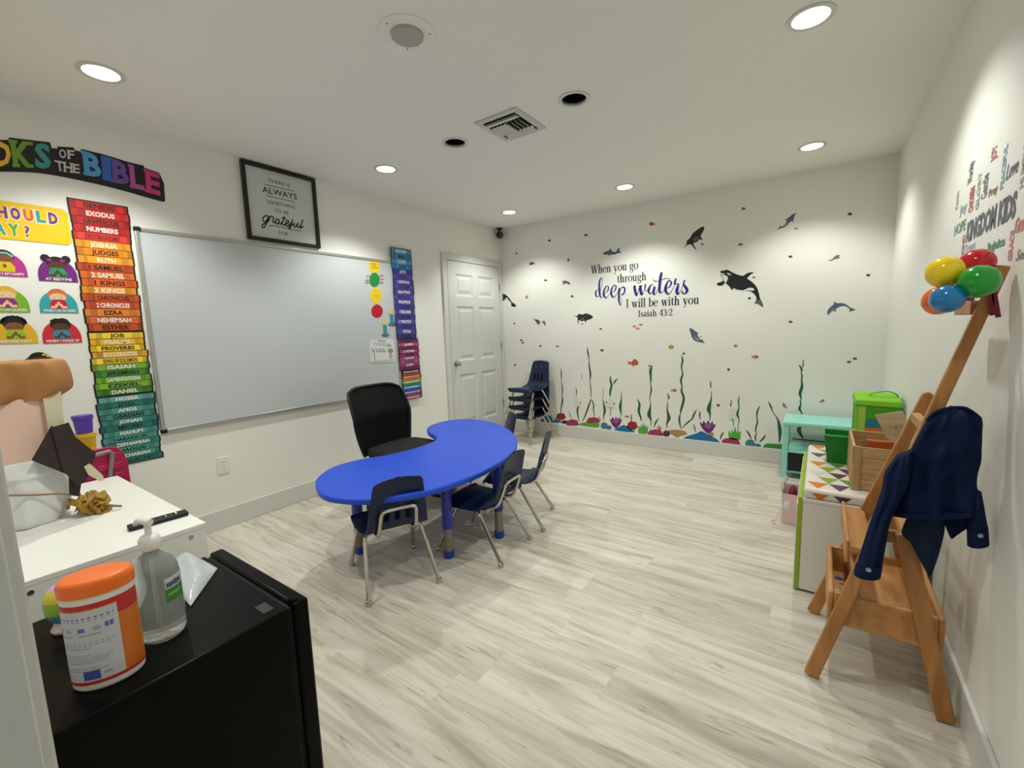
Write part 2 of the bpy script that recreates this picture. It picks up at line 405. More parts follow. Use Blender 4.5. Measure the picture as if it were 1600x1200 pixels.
# ================================================================ ceiling fittings
LENS = mat('lit_lamp_lens', (255, 250, 235), .4, emit=9)
BAFFLE = mat('white_can_baffle', (225, 223, 214), .5)
where = {0: 'above the arched sign and white cabinet', 1: 'in front of the framed print', 2: 'by the white door and security camera',
         3: 'in front of the wall quote', 4: 'above the teal play kitchen corner', 5: 'above the easel and balloons', 6: 'above the fridge, added unseen to brighten the front', 7: 'beside the open doorway, added unseen as dim fill'}
def can(x, y, lit, label):
    t = thing('recessed_light', (x, y, H), label, 'ceiling light', 'recessed ceiling lights')
    mb = MB().lathe([(.086, H-.0005), (.086, H-.004), (.080, H-.006), (.066, H-.004), (.066, H+.012)], (x, y, 0), TRIM, 32, cap=False)
    mb.build('trim_ring', parent=t)
    if lit:
        MB().lathe([(.066, H+.006), (.001, H+.006)], (x, y, 0), LENS, 32, cap=False).build('lamp_lens', parent=t)
        MB().lathe([(.067, H+.012), (.067, H+.05), (0, H+.05)], (x, y, 0), BAFFLE, 32, cap=False).build('can_housing', parent=t)
    else:
        MB().lathe([(.066, H+.006), (.066, H+.11), (0, H+.11)], (x, y, 0), DARKHOLE, 32, cap=False).build('can_housing', parent=t, label='dark empty can')
    return t
for i, (x, y) in enumerate(LIT): 
    t = can(x, y, True, 'lit round recessed downlight in the ceiling '+where[i])
    LAMPS[i].parent = t; LAMPS[i].location = (0, 0, -.012)
can(*DARK[0], False, 'dark unlit recessed can in the ceiling between the air vent and the framed print')
can(*DARK[1], False, 'dark unlit recessed can in the ceiling between the air vent and the easel wall')

# ceiling speaker plate
c = onz(636, 52, H)
t = thing('ceiling_speaker', c, 'round white plate with grey disc on the ceiling near the doorway', 'ceiling speaker')
MB().lathe([(.115, H-.0005), (.114, H-.004), (.108, H-.006), (.066, H-.006)], c*1-Vector((0, 0, H)), CEIL, 40, cap=False).build('mounting_plate', parent=t)
MB().lathe([(.066, H-.005), (.064, H-.016), (.058, H-.020), (0, H-.020)], c*1-Vector((0, 0, H)), mat('speaker_grey', (176, 174, 164), .6), 36).build('grille_disc', parent=t)
for a in (.6, 2.4, 4.6):
    MB().lathe([(.004, H-.006), (.003, H-.0075), (0, H-.008)], (c.x+.093*math.cos(a), c.y+.093*math.sin(a), 0), GREYDARK, 8).build('screw', parent=t)

# air vent, four-way, slats in two directions
vx0, vx1, vy0, vy1 = 1.565, 1.862, -2.368, -2.045
t = thing('air_vent', ((vx0+vx1)/2, (vy0+vy1)/2, H), 'white square slatted air vent in the ceiling between the two dark cans', 'air vent')
VENT = mat('vent_white', (205, 204, 196), .45); VDARK = mat('vent_shadow', (26, 25, 24), .9)
f = .034; mb = MB()
for b in ((vx0, vx1, vy0, vy0+f), (vx0, vx1, vy1-f, vy1), (vx0, vx0+f, vy0+f, vy1-f), (vx1-f, vx1, vy0+f, vy1-f)): mb.box(*b, H-.009, H-.0005, VENT)
mb.build('vent_frame', parent=t, bevel=.003)
MB().box(vx0+f, vx1-f, vy0+f, vy1-f, H-.0015, H-.0005, VDARK).build('duct_shade_sheet', parent=t)  # flat dark sheet painted as the shade inside the duct
ix0, ix1, iy0, iy1 = vx0+f, vx1-f, vy0+f, vy1-f
MB().obox(((ix0+ix1)/2, iy0+.040, H-.014), (ix1-ix0-.004, .030, .0015), VENT, Matrix.Rotation(.10, 3, 'X')).build('slat', parent=t)
MB().obox(((ix0+ix1)/2, iy0+.020, H-.010), (ix1-ix0-.004, .010, .0015), VENT, Matrix.Rotation(.9, 3, 'X')).build('slat', parent=t)
for k in range(8):     # short blades the other way, two banks facing apart
    x = ix0+.016+k*.0275
    MB().obox((x, (iy0+iy1)/2+.010, H-.013), (.026, .120, .0015), VENT, Matrix.Rotation(-.5 if k < 4 else .95, 3, 'Y')).build('slat', parent=t)
MB().obox(((ix0+ix1)/2+.012, iy1-.030, H-.017), (ix1-ix0-.03, .058, .0015), VENT, Matrix.Rotation(-.30, 3, 'X')).build('deflector', parent=t)

# security camera under the ceiling in the corner
c = Vector((.055, -.075, H))
t = thing('security_camera', c, 'small black dome security camera under the ceiling corner above the door', 'camera')
MB().lathe([(.038, H-.001), (.036, H-.014), (0, H-.014)], (c.x, c.y, 0), BLACK, 20).build('mount', parent=t)
MB().tube([(c.x, c.y, H-.012), (c.x, c.y, H-.05)], .014, BLACK).build('stem', parent=t)
cc = Vector((c.x+.012, c.y-.014, H-.085))
MB().ball(cc, .042, BLACK, 20).build('camera_ball', parent=t)
MB().lathe([(.026, .030), (.024, .042), (0, .044)], cc, mat('lens_glass', (40, 38, 34), .1), 18, Vector((.55, -.6, -.55)).normalized().to_track_quat('Z', 'Y').to_matrix()).build('lens', parent=t)

# ================================================================ things on the whiteboard wall (x = 0)
# whiteboard
wy0, wy1, wz0, wz1 = -3.600, -1.705, .722, 1.942
t = thing('whiteboard', (0, (wy0+wy1)/2, wz0), 'large blank whiteboard with aluminium frame on the wall beside the office chair', 'whiteboard')
ALU = mat('aluminium', (186, 186, 180), .35, metal=.6)
MB().box(.006, .018, wy0+.012, wy1-.012, wz0+.012, wz1-.012, mat('whiteboard_surface', (200, 204, 204), .22, spec=.45)).build('writing_surface', parent=t)
for b in ((wy0, wy0+.022, wz0+.02, wz1-.02), (wy1-.022, wy1, wz0+.02, wz1-.02), (wy0+.02, wy1-.02, wz0, wz0+.022), (wy0+.02, wy1-.02, wz1-.022, wz1)):
    MB().box(.002, .024, *b, ALU).build('frame_rail', parent=t, bevel=.003)
for y, z in ((wy0, wz0), (wy0, wz1), (wy1, wz0), (wy1, wz1)):
    a, b = (y-.003, y+.032) if y == wy0 else (y-.032, y+.003); e, g = (z-.003, z+.025) if z == wz0 else (z-.025, z+.003)
    MB().box(.001, .027, a, b, e, g, BLACK).build('corner_cap', parent=t, bevel=.008, seg=3)

# framed print
fy0, fy1, fz0, fz1 = -2.976, -2.437, 1.962, 2.486
t = thing('framed_print', (0, (fy0+fy1)/2, fz0), 'square black framed gratitude print hanging under the ceiling above the whiteboard', 'picture frame')
FB = mat('black_frame', (18, 15, 13), .4); w = .025
for b in ((fy0, fy1, fz0, fz0+w), (fy0, fy1, fz1-w, fz1), (fy0, fy0+w, fz0+w, fz1-w), (fy1-w, fy1, fz0+w, fz1-w)):
    MB().box(.004, .030, *b, FB).build('frame_side', parent=t, bevel=.002)
INK = mat('black_ink', (28, 28, 27), .6); PAPER = mat('print_paper', (205, 206, 200), .5)
mb = MB().box(.004, .012, fy0+w, fy1-w, fz0+w, fz1-w, PAPER); fr = left_fr(0, 0, .0125)
def lw(px, py): p = onx(px, py, .0125); return p.y, p.z
def ltext(mb, s, p0, p1, top, fr, mt, bold=0, z=0, thin=None):
    (y0, z0), (y1, z1) = lw(*p0), lw(*p1); h = lw(*top)[1]-z0
    mb.text(s, fr, y0, y1, (z0+z1)/2, h, z, mt, bold)
Z3 = lambda x, y: (400+x/11.43, 270+y/11.43)
ltext(mb, 'THERE IS', Z3(215, 165), Z3(610, 255), Z3(205, 100), fr, INK)
ltext(mb, 'ALWAYS', Z3(115, 345), Z3(735, 480), Z3(150, 245), fr, INK, .012)
ltext(mb, 'SOMETHING', Z3(195, 550), Z3(695, 640), Z3(195, 485), fr, INK)
ltext(mb, 'TO BE', Z3(330, 705), Z3(590, 745), Z3(330, 640), fr, INK)
ltext(mb, 'FOR', Z3(415, 1105), Z3(575, 1115), Z3(415, 1040), fr, INK)
def lstroke(mb, pts, r, mt, fr, conv, z=0, n=5):
    P = [(lw(*conv(p[0], p[1]))) + (p[2] if len(p) > 2 else r,) for p in pts]
    mb.ribbon(catmull(P, n), fr, z, mt)
for i, pts in enumerate(([(155, 205), (680, 330)], [(180, 405), (695, 522)], [(220, 955), (300, 942), (430, 965), (560, 1000), (680, 1025), (805, 1035)])):
    lstroke(mb, pts, .0022, INK, fr, Z3, .0002)
for i, pts in enumerate([[(225, 780), (175, 765), (125, 810), (130, 865), (175, 868), (215, 810), (225, 775), (205, 850), (175, 920), (140, 980), (108, 965), (125, 920), (190, 890), (240, 830)],
            [(240, 830), (262, 772), (290, 790), (315, 800), (300, 870), (330, 890), (360, 860)],
            [(405, 835), (370, 830), (345, 880), (370, 915), (405, 880), (418, 835), (408, 890), (435, 920), (465, 880)],
            [(510, 780), (475, 880), (470, 925), (500, 935), (530, 915)], [(455, 800), (540, 825)],
            [(530, 915), (580, 890), (575, 850), (545, 860), (525, 920), (550, 955), (600, 920), (640, 880)],
            [(658, 830), (640, 880), (612, 985), (590, 1005), (592, 960), (650, 930), (680, 895)],
            [(680, 895), (675, 950), (700, 970), (740, 910), (747, 895), (737, 955), (762, 980), (800, 930)],
            [(838, 840), (795, 955), (802, 990), (845, 950)]]):
    lstroke(mb, pts, .0042, INK, fr, Z3, .0004+.0001*i)
mb.build('print_sheet', parent=t, flatshade=True)

# outlet on the whiteboard wall, and covers half hidden by decals on the sea wall
def outlet(fr, label, u, v, dots=True):
    O, U, V = fr; P = O+U*u+V*v
    t = thing('wall_outlet', P, label, 'outlet', 'wall outlets')
    MB().prism([(u-.036, v-.058), (u+.036, v-.058), (u+.036, v+.058), (u-.036, v+.058)], fr, .006, WPLAST).build('cover_plate', parent=t, bevel=.003)
    for dv in (-.022, .022):
        mb = MB().prism([(u-.016, v+dv-.014), (u+.016, v+dv-.014), (u+.016, v+dv+.014), (u-.016, v+dv+.014)], fr, .002, WPLAST, .006)
        for du in (-.006, .006): mb.prism([(u+du-.001, v+dv-.002), (u+du+.001, v+dv-.002), (u+du+.001, v+dv+.007), (u+du-.001, v+dv+.007)], fr, .0003, BLACK, .008)
        mb.build('socket', parent=t)
outlet(left_fr(), 'white outlet cover low on the wall under the whiteboard', -3.283, .432)
for (px, py), lab in (((902, 627), 'white outlet cover low on the sea wall behind short branching weed'), ((953.5, 628), 'white outlet cover low on the sea wall behind the dark turtle decal'), ((1144, 645), 'white outlet cover low on the sea wall behind the twin weeds')):
    p = ony(px, py); outlet(back_fr(), lab, p.x, p.z)

# ---------------------------------------------------------------- book banners
KEY = mat('banner_black', (22, 18, 20), .5)
def shade(c, k): return tuple(max(0, min(255, int(v*k))) for v in c)
def cm(c): return mat('print_%02x%02x%02x' % tuple(int(v) for v in c), c, .45)
INKW = mat('ink_white', (236, 232, 220), .5); INKD = mat('ink_dark', (48, 26, 18), .5); INKT = mat('ink_navy', (20, 40, 44), .5)
def banner(name, label, y0, y1, ztop, zbot, books, seed, group, dx=.002, slant=0.0, fill=.62):
    # books: (title, colour, ink)
    rnd = random.Random(seed); t = thing(name, (0, (y0+y1)/2, zbot), label, 'poster', group)
    n = len(books); h = (ztop-zbot)/n; fr = left_fr(0, 0, dx); back = MB(); mb = MB(); tx = MB()
    L = []; 
    for i in range(n):
        o = rnd.uniform(-.008, .008)+slant*(ztop-(ztop-(i+.5)*h))
        L.append((y0+rnd.uniform(0, .010)+slant*i*h, y1-rnd.uniform(0, .012)+slant*i*h))
    b = .008; outl = [(L[0][1]+b, ztop+b*.6)]
    for i in range(n): z1, z0 = ztop-i*h, ztop-(i+1)*h; outl += [(L[i][1]+b, z1-.001), (L[i][1]+b, z0+.001)]
    outl.append((L[-1][1]+b, zbot-b*.6)); outl.append((L[-1][0]-b, zbot-b*.6))
    for i in reversed(range(n)): z1, z0 = ztop-i*h, ztop-(i+1)*h; outl += [(L[i][0]-b, z0+.001), (L[i][0]-b, z1-.001)]
    outl.append((L[0][0]-b, ztop+b*.6))
    back.prism(outl, fr, .0012, KEY).build('poster_backing', parent=t)
    for i, (s, c, ink) in enumerate(books):
        a, e = L[i]; z1, z0 = ztop-i*h-.0016, ztop-(i+1)*h+.0016; w = e-a
        cuts = [0, rnd.uniform(.06, .12), rnd.uniform(.16, .24), rnd.uniform(.76, .84), rnd.uniform(.9, .95), 1]; ks = [1.0, .86, 1.04, .9, 1.0]
        if rnd.random() < .4: ks = [.88, 1.08, .98, 1.08, .86]
        for k in range(5):
            mb.ppoly([(a+w*cuts[k], z0), (a+w*cuts[k+1], z0), (a+w*cuts[k+1], z1), (a+w*cuts[k], z1)], fr, .0014, cm(shade(c, ks[k])))
        wt = min(w*fill, w*.075*len(s)+.01)
        tx.text(s, fr, (a+e-wt)/2, (a+e+wt)/2, z0+h*.16, h*.60, .0017, ink, .03)
    mb.build('book_spines', parent=t, flatshade=True); tx.build('book_titles', parent=t, flatshade=True)
    return t
Wt, D_ = INKW, INKD
R1, R2, O1, O2, O3 = (206, 40, 38), (170, 28, 34), (240, 150, 34), (222, 98, 36), (190, 72, 36)
G = 'Bible book list posters'
banner('book_poster', 'red and orange book list poster, topmost beside the whiteboard, from Genesis to Esther', -3.862, -3.615, 2.046, 1.348, [
    ('GENESIS', R1, D_), ('EXODUS', (200, 38, 36), Wt), ('LEVITICUS', R2, D_), ('NUMBERS', (190, 34, 36), Wt), ('DEUTERONOMY', (208, 56, 46), mat('ink_red', (120, 22, 26), .5)),
    ('JOSHUA', O1, Wt), ('JUDGES', (232, 136, 30), D_), ('RUTH', (240, 156, 40), Wt), ('1 SAMUEL', O3, D_), ('2 SAMUEL', (222, 110, 40), Wt), ('1 KINGS', O2, D_),
    ('2 KINGS', (236, 146, 36), Wt), ('1 CHRONICLES', (196, 84, 36), D_), ('2 CHRONICLES', (206, 78, 40), Wt), ('EZRA', (224, 130, 40), D_), ('NEHEMIAH', (206, 96, 52), Wt), ('ESTHER', (186, 78, 36), D_)], 3, G)
Y1_, Y2_, G1, G2 = (244, 208, 52), (228, 168, 44), (116, 164, 52), (70, 132, 52)
banner('book_poster', 'yellow and green book list poster beside the whiteboard, from Job to Daniel', -3.864, -3.612, 1.340, .985, [
    ('JOB', Y1_, D_), ('PSALMS', (236, 176, 44), Wt), ('PROVERBS', (244, 206, 50), D_), ('ECCLESIASTES', Y2_, Wt), ('SONG OF SOLOMON', (238, 202, 60), D_),
    ('ISAIAH', G1, Wt), ('JEREMIAH', G2, INKT), ('LAMENTATIONS', (112, 168, 44), Wt), ('EZEKIEL', (122, 172, 50), INKT), ('DANIEL', (66, 124, 40), Wt)], 5, G)
T1, T2, T3 = (74, 150, 140), (36, 112, 104), (58, 134, 122)
banner('book_poster', 'teal green book list poster beside the whiteboard corner, from Hosea to Malachi', -3.868, -3.607, .977, .578, [
    ('HOSEA', (96, 164, 156), Wt), ('JOEL', T2, INKT), ('AMOS', T1, Wt), ('OBADIAH', (60, 132, 122), KEY), ('JONAH', T3, Wt), ('MICAH', T2, INKT), ('NAHUM', T1, Wt),
    ('HABAKKUK', (84, 156, 148), KEY), ('ZEPHANIAH', T3, Wt), ('HAGGAI', T1, KEY), ('ZECHARIAH', (66, 140, 128), Wt), ('MALACHI', T2, KEY)], 8, G)
B1, B2, V1, V2 = (70, 150, 200), (56, 128, 186), (56, 58, 150), (84, 74, 168)
banner('book_poster', 'blue and violet book list poster between whiteboard and door, topmost of its column', -1.735, -1.490, 2.062, 1.225, [
    ('MATTHEW', B1, Wt), ('MARK', B2, INKT), ('LUKE', (84, 160, 206), Wt), ('JOHN', B2, INKT), ('ACTS', (44, 56, 150), Wt), ('ROMANS', V2, KEY), ('1 CORINTHIANS', V1, Wt), ('2 CORINTHIANS', V2, KEY),
    ('GALATIANS', V1, Wt), ('EPHESIANS', V2, KEY), ('PHILIPPIANS', (70, 66, 158), Wt), ('COLOSSIANS', V1, KEY), ('1 THESSALONIANS', (76, 70, 160), Wt), ('2 THESSALONIANS', V1, KEY), ('1 TIMOTHY', V2, Wt), ('2 TIMOTHY', V1, KEY), ('TITUS', (72, 66, 156), Wt), ('PHILEMON', (50, 46, 128), KEY)], 11, G, .0265)
P1, P2 = (160, 58, 118), (130, 36, 92)
banner('book_poster', 'magenta book list poster between whiteboard and door, above the rainbow chart', -1.722, -1.468, 1.218, .925, [
    ('HEBREWS', P2, KEY), ('JAMES', (184, 92, 146), Wt), ('1 PETER', P2, KEY), ('2 PETER', P1, Wt), ('1 JOHN', P2, KEY), ('2 JOHN', P1, Wt), ('3 JOHN', (178, 84, 142), KEY), ('JUDE', P1, Wt), ('REVELATION', (124, 34, 70), KEY)], 13, G, .0265)
banner('book_poster', 'small rainbow striped chart at the bottom of the column between whiteboard and door', -1.700, -1.460, .918, .640, [
    ('BOOKS of the BIBLE', (34, 30, 34), Wt), ('', (176, 60, 40), Wt), ('THE BOOKS OF LAW', (200, 60, 44), Wt), ('THE BOOKS OF HISTORY', (222, 170, 50), D_), ('THE MINOR PROPHETS', (150, 180, 70), Wt), ('', (40, 130, 110), Wt),
    ('THE GOSPELS', (70, 150, 206), Wt), ('', (50, 80, 170), Wt), ('THE PAULINE LETTERS', (80, 66, 156), Wt), ('', (150, 50, 110), Wt), ('THE PROPHECY', (176, 50, 112), Wt)], 17, G, .0265, fill=.86)

# ---------------------------------------------------------------- arched title banner
def arch():
    t = thing('arched_sign', (0, -3.93, 2.126), 'arched black title sign with big multicoloured letters under the ceiling', 'sign', None)
    fr = left_fr(0, 0, .001); ZA = lambda x, y: (x/4.286, 200+y/4.286)
    def ap(x, y): p = onx(*ZA(x, y), .002); return p.y, p.z
    low = catmull([(-130, 297), (0, 293), (125, 294), (250, 301), (375, 319), (500, 343), (625, 370), (750, 400), (875, 433), (1000, 470), (1095, 495)], 3)
    top = [(1106, 488), (1098, 372), (1066, 300), (966, 266), (962, 252), (858, 228), (745, 192), (672, 172), (544, 140), (538, 158), (500, 148), (492, 130), (388, 124), (382, 138), (345, 135), (335, 96), (228, 84), (214, 82), (62, 64), (50, 80), (0, 80), (-130, 76)]
    MB().prism([ap(*p) for p in low+top], fr, .002, KEY).build('sign_board', parent=t, flatshade=True)
    gr, wh_ = (206, 202, 196), None
    L = [('O', (238, 190, 50), (-62, 85), (74, 98), (72, 262), (-60, 256)), ('K', (112, 160, 44), (62, 78), (214, 97), (218, 268), (93, 262)), ('S', (48, 150, 138), (230, 95), (332, 110), (346, 277), (233, 270)),
         ('O', gr, (392, 140), (440, 146), (444, 206), (398, 200)), ('F', gr, (450, 147), (498, 152), (494, 212), (454, 207)),
         ('T', gr, (362, 215), (424, 226), (424, 292), (384, 285)), ('H', gr, (424, 227), (484, 236), (484, 302), (428, 293)), ('E', gr, (488, 238), (532, 246), (536, 306), (488, 300)),
         ('B', (82, 160, 210), (546, 150), (668, 185), (682, 337), (568, 315)), ('I', (50, 100, 190), (674, 182), (742, 200), (748, 360), (688, 348)), ('B', (110, 80, 164), (748, 205), (852, 240), (870, 386), (754, 364)),
         ('L', (176, 84, 150), (862, 243), (950, 268), (970, 420), (876, 400)), ('E', (206, 56, 120), (968, 275), (1068, 308), (1074, 456), (980, 430))]
    for s, col, tl, tr, br, bl in L:
        vs, fs = text_mesh(s, .04 if col != gr else .02); x0, x1 = min(v[0] for v in vs), max(v[0] for v in vs); y0, y1 = min(v[1] for v in vs), max(v[1] for v in vs)
        q = [Vector(ap(*p)) for p in (bl, br, tr, tl)]; V_ = []
        def at(u, v): p = q[0]*(1-u)*(1-v)+q[1]*u*(1-v)+q[2]*u*v+q[3]*(1-u)*v; return Vector((.004, p.x, p.y))
        mb = MB(); mt = mat('letter_%02x%02x%02x' % col, col, .45)
        mb.add([at((a-x0)/(x1-x0), (b-y0)/(y1-y0)) for a, b in vs], fs, mt)
        if s in 'KIBLE' or col == gr and s in 'FTHE':      # slab serifs
            ends = {'I': [(0, 1, 0), (0, 1, .86)], 'K': [(-.06, .34, 0), (-.06, .34, .88), (.66, 1.04, .88), (.7, 1.06, 0)], 'B': [(-.08, .3, 0), (-.08, .3, .88)], 'L': [(-.08, .4, .88), (-.08, .3, 0)], 'E': [(-.08, .3, 0), (-.08, .3, .88)],
                    'F': [(-.06, .4, 0), (-.06, .3, .88)], 'T': [(.3, .7, 0)], 'H': [(-.05, .32, 0), (-.05, .32, .88), (.68, 1.05, 0), (.68, 1.05, .88)]}[s]
            for a, b, v in ends: mb.add([at(a, v)-Vector((.0005, 0, 0)), at(b, v)-Vector((.0005, 0, 0)), at(b, v+.13)-Vector((.0005, 0, 0)), at(a, v+.13)-Vector((.0005, 0, 0))], [(0, 1, 2, 3)], mt)
        mb.build('sign_letter', parent=t, flatshade=True)
arch()

# ---------------------------------------------------------------- prayer cards
def lwz(px, py): p = onx(px, py, .002); return p.y, p.z
fr = left_fr(0, 0, .001)
hy0, hy1, hz0, hz1 = -4.44, -3.868, 1.803, 1.985
t = thing('header_card', (0, (hy0+hy1)/2, hz0), 'yellow rounded header card with colourful lettering about when to pray', 'card')
q = .018; rr = [(hy1-q, hz0), (hy1, hz0+q), (hy1, hz1-q), (hy1-q, hz1), (hy0+q, hz1), (hy0, hz1-q), (hy0, hz0+q), (hy0+q, hz0)]
MB().prism(rr, fr, .002, mat('card_yellow', (240, 196, 26), .45)).build('card_board', parent=t)
word = [('WHEN', ['c', 'p', 'r', 'g'], -4.425, -4.19, 1.905), ('SHOULD', 'tppotp', -4.168, -3.905, 1.905), ('I PRAY?', 'p prtgp', -4.32, -4.005, 1.825)]
CC = {'t': (60, 160, 150), 'p': (116, 50, 140), 'o': (226, 90, 60), 'r': (200, 50, 70), 'g': (80, 160, 60), 'c': (50, 140, 190)}
mb = MB()
for s, cols, a, b, z in word:
    n = len(s); w = (b-a)/n
    for i, ch in enumerate(s):
        if ch == ' ': continue
        mb.text(ch, fr, a+i*w+.001, a+(i+1)*w-.001, z-.003, .060, .0022, INKW, .06 if ch != '?' else .03, keep=True)
        mb.text(ch, fr, a+i*w+.005, a+(i+1)*w-.005, z, .054, .0025, cm(CC[cols[i]]), .05 if ch != '?' else .015, keep=True)
mb.build('header_lettering', parent=t, flatshade=True)

SKIN = {'d': (92, 54, 36), 'b': (134, 82, 50), 'l': (236, 196, 160)}
def ell(cx, cz, rx, rz, n=24, a0=0, a1=2*math.pi): return [(cx+rx*math.cos(a0+(a1-a0)*k/n), cz+rz*math.sin(a0+(a1-a0)*k/n)) for k in range(n if a1-a0 > 6.2 else n+1)]
def kid_card(label, pc, w, bg, skin, hair, shirt, words, style, group='children prayer cards'):
    cy, cz = lwz(*pc); h = w*.80
    t = thing('prayer_card', (0, cy, cz), label, 'card', group)
    dome = [(cy-w/2, cz), (cy+w/2, cz)] + [(cy+w/2*math.cos(a)*1.0, cz+.03+(h-.03)*math.sin(a)) for a in [math.pi*k/20 for k in range(21)]]
    MB().prism(dome, fr, .002, cm(bg)).build('card_board', parent=t)
    mb = MB(); z = .0023; hm, sm, cm_ = cm(hair), cm(SKIN[skin]), cm(shirt)
    hz = cz+h*.78; hr = w*.235
    if style == 'puffs':
        for e in (-1, 1): mb.ppoly(ell(cy+e*hr*1.12, hz+hr*.75, hr*.52, hr*.55), fr, z, hm); mb.ppoly(ell(cy+e*hr*.72, hz+hr*.5, hr*.3, hr*.18), fr, z+.0002, cm((150, 60, 140)))
    if style == 'curly':
        for k in range(9): a = math.pi*k/8; mb.ppoly(ell(cy+hr*1.02*math.cos(a), hz+.012+hr*.72*math.sin(a), hr*.3, hr*.3), fr, z, hm)
    if style == 'spiky':
        mb.ppoly([(cy-hr*1.12, hz-.2*hr), (cy-hr*1.05, hz+hr*.8), (cy-hr*.5, hz+hr*1.1), (cy-hr*.1, hz+hr*1.02), (cy+hr*.3, hz+hr*1.15), (cy+hr*.8, hz+hr*.95), (cy+hr*1.15, hz+hr*.3), (cy+hr*1.1, hz-.3*hr)], fr, z, hm)
    mb.ppoly(ell(cy, hz+hr*.12, hr*1.06, hr*.95), fr, z+.0001, hm)
    mb.ppoly(ell(cy, hz-hr*.28, hr*.93, hr*.66), fr, z+.0003, sm)
    for e in (-1, 1): mb.ppoly(ell(cy+e*hr*.35, hz-hr*.30, hr*.11, hr*.035), fr, z+.0005, INKD)
    mb.ppoly(ell(cy, hz-hr*.62, hr*.12, hr*.04), fr, z+.0005, cm((150, 60, 50)))
    if style == 'band': mb.ribbon([(cy-hr*.95, hz+hr*.15, .005), (cy-hr*.4, hz+hr*.62, .005), (cy+hr*.4, hz+hr*.62, .005), (cy+hr*.95, hz+hr*.15, .005)], fr, z+.0006, cm((120, 190, 200)))
    if style == 'bow':
        for e in (-1, 1): mb.ppoly(ell(cy+hr*.75+e*hr*.2, hz+hr*.55-e*.004, hr*.22, hr*.14), fr, z+.0006, cm((240, 200, 50)))
    bz = cz+h*.34
    mb.ppoly([(cy-w*.22, bz-.018), (cy+w*.22, bz-.018), (cy+w*.235, bz+.006), (cy+w*.15, bz+.03), (cy-w*.15, bz+.03), (cy-w*.235, bz+.006)], fr, z+.0004, cm_)
    for e in (-1, 1): mb.ribbon([(cy+e*w*.21, bz-.008, .007), (cy+e*w*.10, bz-.010, .006), (cy+e*.006, bz+.006, .006)], fr, z+.0005, sm if style != 'band' else cm((220, 190, 40)))
    mb.ppoly(ell(cy, bz+.010, w*.045, w*.065), fr, z+.0007, sm)
    mb.text(words, fr, cy-w*.43, cy+w*.43, cz+.006, .013, z+.0008, INKW, .03, keep=True)
    mb.build('child_figure', parent=t, flatshade=True)
kid_card('magenta prayer card of a child with pale blue headband, under the yellow header', (10, 431.5), .145, (186, 52, 140), 'b', (34, 26, 30), (220, 190, 40), 'WHEN I AM HAPPY', 'band')
kid_card('purple prayer card of a child with two round hair puffs, beside the orange book poster', (92.5, 440), .146, (120, 34, 128), 'd', (48, 20, 44), (40, 150, 100), 'AT BEDTIME', 'puffs')
kid_card('green prayer card of a blond child in purple, middle row', (14, 488), .146, (126, 178, 44), 'l', (222, 176, 60), (136, 50, 120), 'WHEN I AM SCARED', 'plain')
kid_card('teal prayer card of a red haired child in a red shirt', (94, 489), .143, (58, 164, 174), 'l', (214, 116, 72), (190, 40, 50), 'WHEN I AM IN NEED', 'plain')
kid_card('yellow prayer card of a child in green with a blue bowl, bottom row', (27, 537), .148, (226, 180, 36), 'b', (30, 24, 24), (150, 190, 40), 'BEFORE I EAT', 'curly')
kid_card('red prayer card of a dark haired child in blue, bottom row', (99, 536), .147, (206, 44, 60), 'd', (34, 22, 22), (50, 140, 160), 'WHEN I WAKE UP', 'spiky')
kid_card('green prayer card with a yellow hair bow mostly hidden behind brown paper', (66, 590), .150, (40, 130, 84), 'd', (24, 22, 26), (200, 60, 60), 'ANYTIME', 'bow')

# ---------------------------------------------------------------- crafts stuck to the whiteboard
WB = .0182; frb = left_fr(0, 0, WB)
def wbp(px, py): p = onx(px, py, WB); return p.y, p.z
WC = lambda x, y: (560+x/6.3125, 400+y/6.3125)
def wpoly(pts): return [wbp(*WC(*p)) for p in pts]
def sheet(name, label, cat, outline, colour, extra=None, group=None, d=.0015):
    O = wpoly(outline); c = Vector((WB, sum(p[0] for p in O)/len(O), min(p[1] for p in O)))
    t = thing(name, c, label, cat, group)
    MB().prism(O, frb, d, colour).build('paper', parent=t)
    if extra: extra(t)
    return t
def yl(t):
    mb = MB()
    for k, (a, b, y) in enumerate(((118, 172, 75), (125, 150, 95), (155, 175, 97), (118, 190, 118))): mb.ribbon([wbp(*WC(a, y))+(.0022,), wbp(*WC(b, y+4))+(.0022,)], frb, .0018+k*.0001, INKD)
    mb.build('handwriting', parent=t, flatshade=True)
YEL = mat('paper_yellow', (246, 208, 30), .6)
sheet('paper_note', 'yellow paper note with writing at the top of the whiteboard crafts', 'note', [(105, 50), (205, 62), (203, 155), (180, 150), (185, 165), (140, 165), (120, 145), (107, 140)], YEL, yl)
def hands(t):
    for k, (x, y, e) in enumerate(((120, 205, -1), (110, 235, -1), (108, 258, -1), (205, 200, 1), (205, 225, 1), (200, 260, 1))):
        mb = MB()
        for f in range(5):
            ang = (f-2)*.16; L_ = 52-abs(f-2)*7
            p0 = WC(x, y); p1 = WC(x+e*L_*math.cos(ang)*.9, y+L_*math.sin(ang)*.62+(-12 if k % 3 == 0 else 0))
            mb.ribbon([wbp(*p0)+(.0045,), wbp((p0[0]+p1[0])/2, (p0[1]+p1[1])/2)+(.0036,), wbp(*p1)+(.0022,)], frb, .0022+.0002*f+.001*(k % 3), mat('paper_skin', (188, 160, 138), .7))
        mb.build('paper_hand', parent=t, flatshade=True)
sheet('paper_pineapple', 'green paper oval with tan paper hands fanned out on both sides', 'paper craft', ell(158, 235, 50, 70, 24), mat('paper_green', (30, 140, 72), .6), hands, d=.003)
